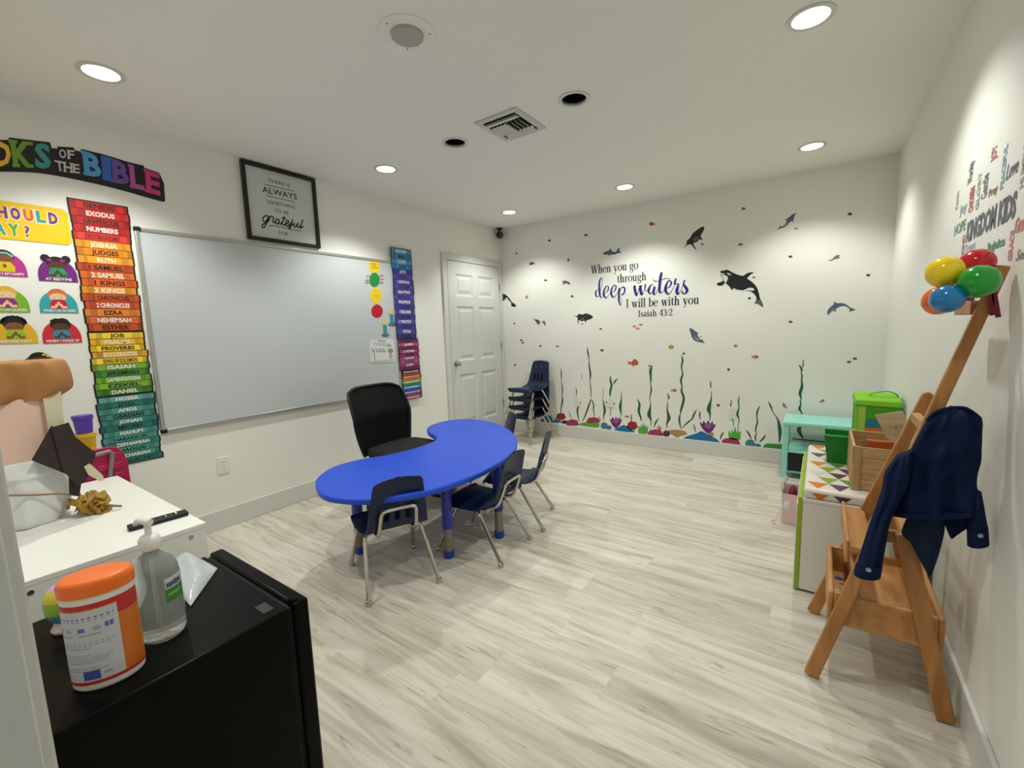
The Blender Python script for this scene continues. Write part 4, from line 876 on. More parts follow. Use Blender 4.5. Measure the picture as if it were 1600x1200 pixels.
GL = {
 'I': (stem(.09, 0, CP) + hser(.03, .25, 0) + hser(.03, .25, CP-TN), .28), 'l': (stem(.05, 0, AS) + hser(0, .21, 0) + hser(0, .08, AS-TN), .22),
 'i': (stem(.05, 0, XH) + hser(0, .21, 0) + hser(0, .08, XH-TN) + bowl(.10, .60, .033, .033, 0, 360, .07, 10), .22),
 'h': (arch_(.05) + stem(.05, 0, AS) + hser(0, .08, AS-TN), .44), 'n': (arch_(.05) + hser(0, .08, XH-TN), .44),
 'r': (stem(.05, 0, XH) + hser(0, .21, 0) + hser(0, .08, XH-TN) + sk((.14, XH*.7, TN*.5), (.2, XH-.03, TN*.6), (.26, XH-.04, .035)) + bowl(.265, XH-.075, .022, .022, 0, 360, .06, 10), .32),
 'u': ([('s', catmull([(.10, XH, TH*.5), (.10, .16, TH*.5), (.125, .05, TH*.42), (.19, .015, TN*.6), (.27, .09, TN*.5)], 6))] + hser(.0, .10, XH-TN) + stem(.265, 0, XH) + hser(.2, .27, XH-TN) + hser(.3, .42, 0), .44),
 't': ([('s', catmull([(.11, .60, TN*.6), (.11, XH, TH*.5), (.11, .14, TH*.5), (.14, .03, TH*.35), (.2, .015, TN*.6), (.25, .06, TN*.5)], 6))] + hser(.01, .24, XH-TN), .27),
 'o': (bowl(.2, XH/2, .155, XH/2-.01), .41), 'e': (bowl(.2, XH/2, .15, XH/2-.01, 12, 318) + hser(.08, .345, XH*.5), .39),
 'b': (stem(.05, 0, AS) + hser(0, .08, AS-TN) + bowl(.22, XH/2, .15, XH/2-.01, -150, 150), .43),
 'a': (bowl(.15, .125, .105, .115, 40, 320) + [('s', catmull([(.06, XH-.09, .035), (.09, XH-.02, TN*.7), (.18, XH-.01, TN*.7), (.25, XH-.08, TH*.45), (.255, .1, TH*.5), (.29, .02, TN*.7), (.34, .04, TN*.5)], 6))], .38),
 's': (sk((.26, XH-.13, TN*.5), (.23, XH-.03, TN*.6), (.15, XH-.015, TN*.7), (.08, XH-.09, TH*.4), (.12, XH*.56, TH*.5), (.22, XH*.38, TH*.5), (.27, .12, TH*.4), (.18, .015, TN*.7), (.08, .03, TN*.6), (.05, .13, TN*.5)), .33),
 'g': (bowl(.18, .31, .115, .14) + sk((.27, .41, TN*.6), (.33, .44, TN*.6), (.37, .43, .03)) + sk((.1, .20, TN*.5), (.06, .12, TN*.7), (.12, .06, TH*.4), (.26, .04, TH*.4), (.33, -.04, TH*.4), (.3, -.15, TN*.9), (.17, -.2, TN*.6), (.05, -.15, TN*.8), (.05, -.06, TN*.6), (.12, .03, TN*.5)), .40),
 'y': (dg(.09, XH, .215, .0, TH*1.05) + dg(.345, XH, .215, .0, TN*1.2) + sk((.215, .0, TN*.6), (.17, -.13, TN*.7), (.10, -.2, TN*.7), (.06, -.17, .03)) + hser(.0, .19, XH-TN) + hser(.26, .42, XH-TN), .42),
 'w': (dg(.09, XH, .195, 0, TH*1.05) + dg(.30, XH, .195, 0, TN) + dg(.30, XH, .405, 0, TH*1.05) + dg(.52, XH, .405, 0, TN) + hser(0, .19, XH-TN) + hser(.24, .37, XH-TN) + hser(.45, .58, XH-TN), .59),
 'W': (dg(.10, CP, .25, 0, TH*1.2) + dg(.37, CP, .25, 0, TN) + dg(.37, CP, .52, 0, TH*1.2) + dg(.66, CP, .52, 0, TN) + hser(0, .21, CP-TN) + hser(.28, .47, CP-TN) + hser(.57, .74, CP-TN), .75),
 '4': (stem(.235, 0, CP, TH) + dg(.25, CP, .03, .18, TN*1.4) + hser(.01, .40, .17, TN*1.2) + hser(.17, .39, 0), .43),
 '3': (sk((.06, .53, .04), (.1, .64, TN*.7), (.2, .66, TN*.8), (.28, .58, TH*.42), (.25, .42, TH*.4), (.15, .365, TN*.6)) + sk((.15, .36, TN*.6), (.27, .32, TH*.42), (.31, .19, TH*.5), (.24, .04, TH*.35), (.13, .015, TN*.8), (.05, .12, .045)), .39),
 '2': (sk((.06, .50, .045), (.09, .63, TN*.8), (.2, .66, TN*.8), (.29, .55, TH*.45), (.25, .38, TH*.38), (.08, .09, TN*.9)) + [('q', [(.05, 0), (.34, 0), (.35, .12), (.33, .12), (.30, .075), (.05, .075)])], .40),
 ':': (bowl(.1, .06, .03, .03, 0, 360, .07, 10) + bowl(.1, .36, .03, .03, 0, 360, .07, 10), .2), ' ': ([], .24)}
QD = mat('vinyl_dark_navy', (44, 42, 66), .45); QB = mat('vinyl_royal', (44, 34, 128), .4)
qt = thing('wall_quote', (1.77, 0, 1.35), 'dark blue vinyl verse lettering on the sea wall between the whales', 'wall lettering')
def serif_line(name, s, p0, p1, ptop):
    (x0, z0), (x1, z1) = bw(*p0), bw(*p1); zt = bw(*ptop)[1]; adv = sum(GL[c][1] for c in s); sx = (x1-x0)/adv; z0 = (z0+z1)/2; sz = (zt-z0)/CP
    mb = MB(); x = x0; k = 0
    for c in s:
        for kind, P in GL[c][0]:
            z = .0009+.00012*(k % 4); k += 1
            if kind == 'q': mb.ppoly([(x+a*sx, z0+b*sz) for a, b in P], fb, z, QD)
            else: mb.ribbon([(x+a*sx, z0+b*sz, w*.5*(sx+sz)) for a, b, w in P], fb, z, QD)
        x += GL[c][1]*sx
    mb.build(name, parent=qt, flatshade=True)
serif_line('quote_lettering', 'When you go', (923.3, 427.8), (997.5, 420.8), (924, 415.2))
serif_line('quote_lettering', 'through', (964.2, 441.5), (1010.2, 437.8), (965, 428.9))
serif_line('quote_lettering', 'I will be with you', (977.8, 480.5), (1092.5, 475.4), (980, 467.7))
serif_line('quote_lettering', 'Isaiah 43:2', (996.8, 494.8), (1051.5, 493), (999, 485))
def script(name, strokes, o, s):
    mb = MB()
    for i, st in enumerate(strokes):
        P = []
        for a, b, w in st: u, v = bw(o[0]+a/s, o[1]+b/s); P.append((u, v, max(.0022, w/s*PXM*.56)))
        mb.ribbon(catmull(P, 6), fb, .0009+.0002*i, QB)
    mb.build(name, parent=qt, flatshade=True, label='royal blue brush script word')
script('quote_lettering', [[(235, 720, 10), (200, 710, 14), (165, 770, 40), (165, 840, 40), (195, 885, 25), (235, 860, 10), (262, 800, 8)],
    [(262, 800, 10), (310, 560, 12), (322, 470, 14), (300, 440, 18), (270, 470, 35), (247, 560, 45), (247, 700, 52), (257, 820, 50), (285, 908, 22), (320, 880, 10), (345, 815, 10), (400, 792, 10), (445, 740, 28), (462, 670, 32), (440, 630, 20), (400, 645, 28), (358, 740, 45), (352, 830, 50), (390, 902, 35), (440, 880, 15), (500, 800, 9), (560, 775, 10), (620, 720, 30), (640, 640, 32), (605, 610, 20), (565, 645, 30), (528, 730, 45), (528, 820, 50), (565, 888, 35), (615, 870, 18), (690, 755, 9)],
    [(725, 665, 28), (710, 730, 52), (705, 850, 46), (705, 960, 46), (735, 1072, 25), (760, 1035, 12), (755, 940, 10), (735, 890, 8), (722, 800, 8), (755, 690, 16), (805, 652, 26), (842, 690, 40), (836, 770, 36), (790, 840, 24), (765, 812, 18), (785, 800, 10)]], (920, 405), 15)
script('quote_lettering', [[(145, 490, 40), (138, 540, 50), (158, 630, 50), (175, 678, 30), (205, 610, 12), (235, 500, 16)], [(252, 490, 50), (248, 560, 54), (262, 640, 50), (280, 668, 25), (312, 600, 10), (342, 520, 15), (345, 472, 14), (328, 490, 12), (332, 560, 12), (355, 590, 12), (395, 575, 8)],
    [(490, 482, 12), (450, 482, 18), (407, 560, 45), (405, 620, 36), (440, 645, 20), (482, 600, 10), (515, 510, 10)], [(517, 512, 38), (500, 580, 45), (495, 640, 40), (515, 665, 20), (552, 620, 9), (595, 540, 8)],
    [(648, 245, 42), (625, 340, 50), (610, 480, 50), (605, 590, 45), (630, 635, 20), (680, 590, 8), (735, 548, 9), (790, 520, 18), (828, 450, 30), (810, 410, 20), (770, 412, 22), (727, 500, 42), (722, 590, 50), (760, 650, 30), (810, 630, 12), (875, 520, 8), (905, 430, 14), (917, 362, 22)],
    [(480, 375, 7), (510, 405, 12), (560, 415, 10), (640, 385, 10), (740, 360, 12), (815, 372, 6)],
    [(915, 362, 22), (890, 430, 30), (892, 470, 20), (930, 462, 14), (960, 472, 25), (937, 560, 50), (930, 620, 50), (950, 655, 26), (1000, 600, 9), (1050, 480, 9), (1085, 392, 18)],
    [(1085, 392, 26), (1062, 430, 20), (1062, 480, 36), (1112, 550, 50), (1120, 605, 42), (1072, 650, 20), (1032, 622, 25), (1040, 590, 14)]], (980, 405), 12)

# ================================================================ word cloud on the easel wall (x = W)
def rwp(px, py): p = onx(px, py, W); return -p.y, p.z
frr = right_fr()
wt = thing('wall_words', (W, -2.5, 1.45), 'cloud of faded coloured vinyl words on the wall above the balloons', 'wall lettering')
RK = lambda x, y: (1480+x/5.458, 210+y/5.458)
def rword(s, p0, p1, top, rgb, bold=.02, shear=0.0):
    (u0, z0), (u1, z1) = rwp(*RK(*p0)), rwp(*RK(*p1)); h = rwp(*RK(*top))[1]-z0
    MB().text(s, frr, u0, u1, (z0+z1)/2, h, .001, mat('vinyl_%02x%02x%02x' % rgb, rgb, .5), bold, shear).build('vinyl_lettering', parent=wt, flatshade=True)
def rvert(s, bottom, top, wpx, rgb, bold=.02, shear=0.0):
    (u0, z0), (u1, z1) = rwp(*RK(*bottom)), rwp(*RK(*top)); w = abs(rwp(*RK(bottom[0]+wpx, bottom[1]))[0]-u0)
    O, U, V = frr; fr = (O+U*(u0+w)+V*z0, V, -U)
    MB().text(s, fr, 0, z1-z0, 0, w, .001, mat('vinyl_%02x%02x%02x' % rgb, rgb, .5), bold, shear).build('vinyl_lettering', parent=wt, flatshade=True)
rword('KINGDOM KIDS', (165, 885), (578, 735), (165, 730), (104, 104, 114), .05)
rword('HOPE', (60, 855), (155, 820), (60, 775), (120, 152, 136), .03)
rvert('Worship', (170, 440), (195, 255), 40, (110, 108, 118))
rvert('CHOSEN', (180, 680), (212, 455), 36, (190, 96, 96), .04)
rvert('GLORY', (240, 655), (268, 335), 26, (150, 166, 130))
rvert('Gentle', (285, 570), (330, 345), 50, (124, 122, 140))
rword('Pray', (355, 530), (432, 490), (355, 470), (170, 110, 108), .04)
rvert('JOY', (372, 250), (415, 85), 40, (206, 124, 150), .05)
rvert('PEACEFUL', (450, 480), (478, 115), 30, (142, 176, 196), .03)
rword('Love', (500, 385), (605, 325), (500, 260), (124, 118, 136), .02, .3)
rword('Joy', (108, 680), (165, 655), (108, 605), (146, 172, 182))
rvert('Faith', (70, 650), (84, 500), 20, (170, 174, 158))
rword('Rejoice', (345, 985), (490, 960), (345, 915), (92, 146, 116), .05)
rvert('KIND', (120, 1030), (138, 860), 22, (170, 120, 140), .04)
rword('Trust', (150, 1000), (240, 975), (150, 940), (176, 168, 184))
rvert('GRACE', (515, 1085), (530, 830), 34, (206, 140, 146), .04)
rword('Grateful', (575, 845), (735, 770), (575, 725), (204, 132, 116), .05)
rvert('HUMBLE', (615, 470), (632, 110), 34, (176, 170, 146), .02)
rword('Serve', (585, 1090), (735, 1020), (585, 1000), (150, 148, 160), .02, .3)

# ================================================================ kidney table
TB_BLUE = mat('table_blue', (36, 78, 205), .42, spec=.4); LEGB = mat('leg_blue', (44, 62, 165), .4)
TZ = .505
out = [(493, 757), (496, 745), (520, 729), (563, 717), (600, 711), (640, 702), (668, 693), (682, 684), (668, 674), (671, 665), (700, 656.5), (740, 654.5), (775, 661), (799, 673), (808, 687), (803, 704), (780, 722), (740, 742), (690, 760), (640, 772), (580, 779), (530, 778), (502, 771)]
P = [onz(x, y, TZ) for x, y in out]; P = [(p.x, p.y) for p in P]
P = catmull(P, 4, True)
tc = Vector((sum(p[0] for p in P)/len(P), sum(p[1] for p in P)/len(P), 0))
t = thing('kidney_table', tc, 'bright blue kidney shaped activity table in the middle of the room', 'table')
MB().prism(P, frame((0, 0, TZ-.035), (1, 0, 0), (0, 1, 0)), .035, TB_BLUE).build('tabletop', parent=t, bevel=.012, seg=4)
lp = onz(702, 870, 0); l2 = onz(560, 862, 0); l3 = onz(787, 779, 0)
LEGSILV = mat('leg_silver', (150, 144, 128), .4, metal=.7)
for x, y in ((lp.x, lp.y), (l2.x+.02, l2.y), (l3.x, l3.y), (1.02, -2.12), (1.70, -2.45)):
    lg = MB().lathe([(.030, TZ-.034), (.030, .185), (.027, .175), (.0265, .03)], (x, y, 0), [LEGB, LEGB, LEGSILV], 18).build('leg', parent=t)
    MB().lathe([(0, 0), (.026, 0), (.031, .008), (.031, .040), (.027, .046), (.0268, .046)], (x, y, 0), LEGB, 18).build('foot_cap', parent=lg, local=True, label='blue rubber foot').location = (0, 0, 0)
    lg.children[0].matrix_parent_inverse = Matrix.Identity(4); lg.children[0].location = -t.location

# ================================================================ school chairs
NAVY = mat('chair_navy', (19, 35, 66), .42, spec=.4)
def chair_shell():
    prof = catmull([(.185, .268), (.178, .296), (.155, .306), (.08, .300), (0, .297), (-.08, .300), (-.125, .312), (-.158, .345), (-.176, .40), (-.190, .46), (-.208, .53), (-.224, .588), (-.229, .598)], 8)
    nC = 48; vs = []; fs = []; n = len(prof)
    L = [0]
    for i in range(1, n): L.append(L[-1]+math.hypot(prof[i][0]-prof[i-1][0], prof[i][1]-prof[i-1][1]))
    for i, (y, z) in enumerate(prof):
        s = L[i]/L[-1]
        if s < .5: hw = .150+.022*math.sin(min(1, s/.12)*math.pi/2) - .012*max(0, (s-.25)/.25)
        else: hw = .160-.042*((s-.5)/.5)
        if s < .05: hw -= .03*(1-s/.05)**2
        if s > .955: hw -= .030*((s-.955)/.045)**2
        a = prof[max(0, i-1)]; b = prof[min(n-1, i+1)]; d = Vector((b[0]-a[0], b[1]-a[1])).normalized(); nx, nz = -d.y, d.x
        for k in range(nC+1):
            q = 2*k/nC-1; off = 0
            if s < .45: off = .012*(q*q)*(1 if s > .1 else .3) - .010*(1-q*q)*math.sin(min(1, s/.45)*math.pi)
            else: off = .016*q*q*min(1, (s-.45)/.15)
            if .60 < s < .775:
                e = max(0, 1-abs((s-.6875)/.0875)**6)
                for c in (-.38, 0, .38):
                    if abs(q-c) < .15: off -= .005*e*(.5+.5*math.cos(math.pi*abs(q-c)/.15))**.7
            vs.append((hw*q, y-nx*off*-1, z+nz*off))
    for i in range(n-1):
        s = (L[i]+L[i+1])/2/L[-1]
        for k in range(nC):
            q = 2*(k+.5)/nC-1
            if .625 < s < .755 and min(abs(q-c) for c in (-.38, 0, .38)) < .085: continue      # three slots through the lower back
            fs.append((i*(nC+1)+k, i*(nC+1)+k+1, (i+1)*(nC+1)+k+1, (i+1)*(nC+1)+k))
    return MB().add(vs, fs, NAVY)
def bend(p0, p1, p2, r, n=5):
    p0, p1, p2 = Vector(p0), Vector(p1), Vector(p2); a = p1+(p0-p1).normalized()*r; b = p1+(p2-p1).normalized()*r
    return [a*(1-t)**2+p1*2*t*(1-t)+b*t*t for t in [k/n for k in range(n+1)]]
def make_chair(label):
    t = thing('school_chair', (0, 0, 0), label, 'chair', 'small navy school chairs')
    chair_shell().build('seat_shell', parent=t, solid=.007, ang=60)
    r = .0105
    for sy, foot, top in ((1, .205, .085), (-1, -.225, -.065)):
        zt = .280
        for sx in (-1, 1):
            f = (sx*.178, foot, .012); k = (sx*.145, top, zt); c = (0, top, zt)
            pts = [f] + bend(f, k, c, .035) + [(sx*.07, top, zt)]
            lg = MB().tube(pts, r, CHROME, 10).build('leg', parent=t, local=True)
            MB().lathe([(0, 0), (.014, 0), (.0165, .006), (.0155, .018), (.0112, .024)], (f[0], f[1], 0), CHROME, 14).build('foot_glide', parent=lg, local=True)
        MB().tube([(-.072, top, zt), (.072, top, zt)], r, CHROME, 10).build('crossbar', parent=t, local=True)
    lo = (.088, -.070, .288)
    A = []
    for sx in (-1, 1):
        k0 = (sx*.095, -.165, .292); k1 = (sx*.085, -.218, .440)
        pts = [(sx*.095, -.065, .285)] + bend((sx*.095, -.065, .285), k0, k1, .045) + bend(k0, k1, (0, -.218, .442), .030) + [(0, -.218, .442)]
        A.append(pts)
    MB().tube(A[0] + A[1][::-1][1:], r*.95, CHROME, 10).build('back_support', parent=t, local=True)
    for sx in (-.04, .04):
        MB().lathe([(.006, 0), (.005, .003), (0, .004)], (sx, -.1955, .528), STEEL, 10, Vector((0, 1, .3)).normalized().to_track_quat('Z', 'Y').to_matrix()).build('rivet', parent=t, local=True)
    return t
ch0 = make_chair('small navy school chair with chrome legs seen from behind at the near table end')
ch0.location = (1.45, -3.08, 0); ch0.rotation_euler.z = math.radians(65)
def more_chair(x, y, deg, label, z=0, group='small navy school chairs', pitch=0):
    c = copy_tree(ch0); c.location = (x, y, z); c.rotation_euler = (0, 0, math.radians(deg)); c['label'] = label; c['group'] = group
    return c
more_chair(1.674, -2.576, 96.4, 'small navy school chair tucked in at the middle of the blue table edge')
more_chair(1.622, -2.150, 110, 'small navy school chair at the outer table edge, second from the door end')
more_chair(1.05, -1.74, 140, 'small navy school chair at the far table end, mostly hidden behind the blue top')
for k, lab in enumerate(('navy school chair at the bottom of the stack beside the door', 'navy school chair second from the bottom of the stack beside the door',
                         'navy school chair third from the bottom of the stack beside the door', 'navy school chair on top of the stack beside the door, backrest showing')):
    more_chair(.545+.004*k, -.285-.006*k, 172, lab, .102*k, 'stacked navy school chairs')

# ================================================================ office chair
t = thing('office_chair', (.80, -2.36, 0), 'black mesh back swivel office chair behind the blue table', 'chair')
MESHB = mat('chair_mesh', (10, 10, 11), .6, spec=.2); PLK = mat('chair_black', (10, 10, 11), .35)
FABK = mat('seat_fabric_black', (8, 8, 9), .85, bump=.4, bscale=700)
oc = (.80, -2.36)
def backpt(v, q):
    # v: 0 bottom .. 1 top, q: -1..1 across; reclined upper half
    z = .40+.485*v; x = .565 - .02*math.sin(v*3.1) - .20*max(0, v-.55)**1.25*1.6
    hw = .215+.045*math.sin(min(1, v*1.15)*math.pi*.75) 
    if v > .9: hw -= .05*((v-.9)/.1)**2
    return Vector((x+.055*(q*q-.3)*(1-.2*v), oc[1]+q*hw-.02, z))
rows = 22; cols = 14; vs = [backpt(i/rows, 2*k/cols-1)*1 for i in range(rows+1) for k in range(cols+1)]
fs = [(i*(cols+1)+k, i*(cols+1)+k+1, (i+1)*(cols+1)+k+1, (i+1)*(cols+1)+k) for i in range(rows) for k in range(cols)]
bp = MB().add(vs, fs, MESHB).build('backrest', parent=t, solid=.006, ang=60)
edge = [backpt(v/16, -1) for v in range(15)] + [backpt(.94, -.97), backpt(.985, -.88), backpt(1, -.7), backpt(1, -.3), backpt(1, .3), backpt(1, .7), backpt(.985, .88), backpt(.94, .97)] + [backpt(v/16, 1) for v in range(14, -1, -1)] + [backpt(0, .6), backpt(0, 0), backpt(0, -.6)]
fr_o = MB().tube(edge, .012, PLK, 10, closed=True).build('back_frame', parent=t)
MB().tube([backpt(.30, -.55)+Vector((-.02, 0, 0)), backpt(.36, -.2)+Vector((-.03, 0, 0)), backpt(.36, .2)+Vector((-.03, 0, 0)), backpt(.30, .55)+Vector((-.02, 0, 0))], .016, PLK, 8).build('lumbar_bar', parent=t)
MB().bar((.492, oc[1]-.02, .60), (.50, oc[1]-.02, .40), .06, .020, PLK).bar((.50, oc[1]-.02, .40), (.72, oc[1]-.01, .375), .07, .022, PLK).build('back_bracket', parent=t, bevel=.006)
seat = []
for i in range(36):
    a = 2*math.pi*i/36; c, s = math.cos(a), math.sin(a); e = 4
    seat.append((.80+.235*abs(c)**(2/e)*(1 if c > 0 else -1), oc[1]+.245*abs(s)**(2/e)*(1 if s > 0 else -1)))
MB().prism(seat, frame((0, 0, .385), (1, 0, 0), (0, 1, 0)), .065, FABK).build('seat', parent=t, bevel=.028, seg=4)
MB().box(.70, .90, oc[1]-.09, oc[1]+.09, .355, .386, PLK).build('seat_mechanism', parent=t, bevel=.008)
MB().tube([(.80, oc[1]+.09, .368), (.80, oc[1]+.24, .362), (.80, oc[1]+.27, .36)], [.006, .006, .011], PLK).build('height_lever', parent=t)
MB().lathe([(.034, .09), (.034, .20), (.026, .205), (.026, .24), (.016, .242), (.016, .358)], (oc[0], oc[1], 0), PLK, 18).build('gas_lift', parent=t)
for k in range(5):
    a = math.radians(72*k+20); c, s = math.cos(a), math.sin(a)
    MB().bar((oc[0]+c*.02, oc[1]+s*.02, .105), (oc[0]+c*.30, oc[1]+s*.30, .072), .044, .024, PLK, side=(-s, c, 0)).build('base_arm', parent=t, bevel=.006)
    w = thing('caster', (0, 0, 0), None, None); w.parent = t; bpy.data.objects.remove(w)
    cx, cy = oc[0]+c*.295, oc[1]+s*.295
    cb = MB().tube([(cx, cy, .035), (cx, cy, .072)], .009, PLK).box(cx-.012, cx+.012, cy-.012, cy+.012, .03, .052, PLK).build('caster', parent=t)
    R_ = Vector((-s, c, 0)).to_track_quat('Z', 'Y').to_matrix()
    for e in (-1, 1):
        o = MB().lathe([(0, -.009), (.022, -.009), (.026, -.005), (.026, .005), (.022, .009), (0, .009)], (cx-s*.016*e, cy+c*.016*e, .026), PLK, 18, R_).build('wheel', parent=cb, local=True)
        o.location = -t.location

# ================================================================ toy storage bench against the easel wall
bx0, bx1, by0, by1, bz = 3.238, 3.700, -2.150, -1.28, .462
t = thing('toy_bench', ((bx0+bx1)/2, (by0+by1)/2, 0), 'white toy storage bench with lime green front edge behind the easel', 'storage bench')
BW = mat('bench_white', (228, 225, 215), .4); LIME = mat('lime_green', (150, 176, 30), .45)
MB().box(bx0+.018, bx1, by0, by0+.018, .012, bz-.016, BW).build('side_panel', parent=t, bevel=.002)
MB().box(bx0+.018, bx1, by1-.018, by1, .012, bz-.016, BW).build('side_panel', parent=t, bevel=.002)
MB().box(bx1-.012, bx1, by0+.018, by1-.018, .012, bz-.016, BW).build('back_panel', parent=t)
MB().box(bx0+.018, bx1, by0-.004, by1, bz-.016, bz, BW).build('top_board', parent=t, bevel=.002)
MB().box(bx0, bx0+.018, by0-.004, (by0+by1)/2-.004, .012, bz+.004, LIME).build('front_panel', parent=t, bevel=.003)
MB().box(bx0, bx0+.018, (by0+by1)/2+.004, by1, .012, bz+.004, LIME).build('front_panel', parent=t, bevel=.003)
MB().box(bx0-.004, bx0-.0002, by0-.004, by1, .012, bz-.03, mat('bench_white_front', (232, 232, 220), .3)).build('front_sheet', parent=t)
MB().box(bx0+.03, bx1-.01, by0+.03, by1-.03, 0, .012, BLACK).build('plinth', parent=t)
# patterned cushion on the bench
cz0, cz1 = bz+.0005, bz+.050
t = thing('seat_cushion', ((bx0+bx1)/2, (by0+by1)/2, cz0), 'white bench cushion printed with orange, green and purple triangles', 'cushion')
CV = mat('cushion_vinyl', (228, 222, 208), .35)
cx0, cx1, cy0, cy1 = bx0+.0195, bx1-.006, by0+.0, by1+.004
MB().box(cx0, cx1, cy0, cy1, cz0, cz1, CV).build('cushion_body', parent=t, bevel=.016, seg=4)
cols_ = [mat('tri_orange', (214, 112, 36), .45), mat('tri_green', (96, 138, 62), .45), mat('tri_purple', (96, 38, 98), .45), mat('tri_lime', (140, 164, 44), .45), mat('tri_brown', (84, 60, 56), .45), mat('tri_grey', (204, 204, 198), .45)]
mb = MB(); nx, ny = 5, 9; dx = (cx1-cx0-.024)/nx; dy = (cy1-cy0-.03)/ny; rnd = random.Random(4); fc = frame((0, 0, cz1), (1, 0, 0), (0, 1, 0))
seq = [[0, 2, 5, 1, 0], [3, 1, 5, 2, 4], [5, 4, 1, 5, 0], [3, 2, 5, 3, 1], [0, 1, 3, 5, 2], [5, 3, 0, 1, 4], [4, 0, 1, 3, 5], [3, 1, 4, 0, 2], [0, 3, 1, 4, 5]]
for j in range(ny):
    for i in range(nx):
        x = cx0+.012+dx*(i+(.5 if j % 2 else 0)); y = cy0+.018+dy*j; x2 = min(x+dx, cx1-.012)
        if x2-x < dx*.6: continue
        mb.ppoly([(x, y+dy), (x2, y+dy), ((x+x2)/2, y+.002)], fc, .0006, cols_[seq[j][i]])
fk = frame((0, cy0-.0006, 0), (1, 0, 0), (0, 0, 1))
for i, c in ((0, 0), (1, 2), (3, 5)):
    x = cx0+.03+dx*i; mb.ppoly([(x, cz1-.018), (x+dx*.8, cz1-.018), (x+dx*.5, cz0+.006), (x+dx*.32, cz0+.006)], fk, .0003, cols_[c])
mb.build('triangle_print', parent=t, flatshade=True)

# green plastic bin on the cushion
def open_bin(mb, x0, x1, y0, y1, z0, z1, flare, th, mt):
    o = [(x0, y0), (x1, y0), (x1, y1), (x0, y1)]
    def ring(ex, z): return [(x0-ex, y0-ex, z), (x1+ex, y0-ex, z), (x1+ex, y1+ex, z), (x0-ex, y1+ex, z)]
    R_ = [ring(0, z0), ring(flare, z1), ring(flare-th, z1), ring(-th, z0+th)]
    vs = sum(R_, []); fs = [(3, 2, 1, 0), (12, 13, 14, 15)]
    for a in range(3):
        for k in range(4): fs.append((a*4+k, a*4+(k+1) % 4, a*4+4+(k+1) % 4, a*4+4+k))
    return mb.add(vs, fs, mt)
ct = cz1+.0015
g0 = onz(1290, 722, ct); g1 = onz(1322, 724, ct)
GRN = mat('bin_green', (14, 124, 34), .4)
t = thing('plastic_bin', (g0.x+.07, g0.y+.06, ct), 'green plastic bin standing on the patterned cushion beside the wooden crate', 'bin')
open_bin(MB(), g0.x+.005, g0.x+.120, g0.y, g0.y+.125, ct, ct+.155, .018, .004, GRN).build('bin_body', parent=t, bevel=.002)
mb = MB(); X0, X1, Y0, Y1 = g0.x-.013, g0.x+.138, g0.y-.018, g0.y+.143
mb.tube([(X0, Y0, ct+.153), (X1, Y0, ct+.153), (X1, Y1, ct+.153), (X0, Y1, ct+.153)], .006, mat('bin_rim', (60, 168, 80), .35), 8, closed=True).build('rim', parent=t)

# slatted wooden crate on the cushion
k0 = onz(1329, 764, ct)
t = thing('wooden_crate', (k0.x+.10, k0.y+.15, ct), 'light slatted wooden crate on the patterned cushion', 'crate')
PINE = wood('pine_light', (206, 172, 122), (168, 128, 82), 0); PINEV = wood('pine_upright', (204, 168, 118), (170, 130, 84), 2)
kx0, kx1, ky0, ky1, kh = k0.x, min(k0.x+.225, bx1-.01), k0.y, k0.y+.37, .200
for i in range(4):
    z0 = ct+.002+i*.050
    MB().box(kx0+.004, kx1-.004, ky0, ky0+.010, z0, z0+.047, PINE).build('slat', parent=t, bevel=.0015)
    MB().box(kx0+.004, kx1-.004, ky1-.010, ky1, z0, z0+.047, PINE).build('slat', parent=t, bevel=.0015)
    MB().box(kx0, kx0+.010, ky0+.012, ky1-.012, z0, z0+.047, wood('pine_side', (206, 172, 124), (166, 126, 82), 1)).build('slat', parent=t, bevel=.0015)
    MB().box(kx1-.010, kx1, ky0+.012, ky1-.012, z0, z0+.047, MATS['pine_side']).build('slat', parent=t, bevel=.0015)
for x in (kx0-.001, kx1-.031):
    for y in (ky0-.006, ky1-.008):
        MB().box(x, x+.032, y, y+.014, ct, ct+kh+.002, PINEV).build('corner_post', parent=t, bevel=.0015)
MB().box(kx0+.012, kx1-.012, ky0+.012, ky1-.012, ct+.001, ct+.008, PINE).build('crate_floor', parent=t)
# things in the crate
pc = [(1367, 648), (1410, 643), (1432, 662), (1412, 686), (1385, 682)]
yb = ky0+.23
t2 = thing('plywood_piece', ony(1395, 682, yb), 'thin pale plywood board leaning out of the wooden crate', 'board')
PL = wood('plywood', (214, 190, 152), (190, 164, 124), 0, stretch=10)
pts = [(1367, 648), (1411, 642), (1432, 668), (1408, 700), (1384, 683)]
q = [ony(x, y, yb) for x, y in pts]; q = [(p.x, p.z) for p in q]; 
q = [(min(x, kx1-.014), max(z, ct+.01)) for x, z in q] 
MB().prism(q+[], frame((0, yb, 0), (1, 0, 0), (0, 0, 1)), .006, PL).build('board', parent=t2, bevel=.001)
ip = ony(1399, 668, yb-.008); MB().tube([(ip.x, yb-.012, ip.z-.006), (ip.x+.004, yb-.014, ip.z+.012), (ip.x+.018, yb-.014, ip.z+.018), (ip.x+.026, yb-.012, ip.z+.008)], .003, STEEL, 6).build('hook', parent=t2, label='bent metal hook')
MB().bar((kx0+.05, ky0+.08, ct+.0095), (kx0+.15, ky0+.12, ct+.17), .012, .010, mat('toy_navy', (30, 34, 60), .5)).build('toy_stick', None, 'dark blue stick lying slanted inside the wooden crate', 'toy')
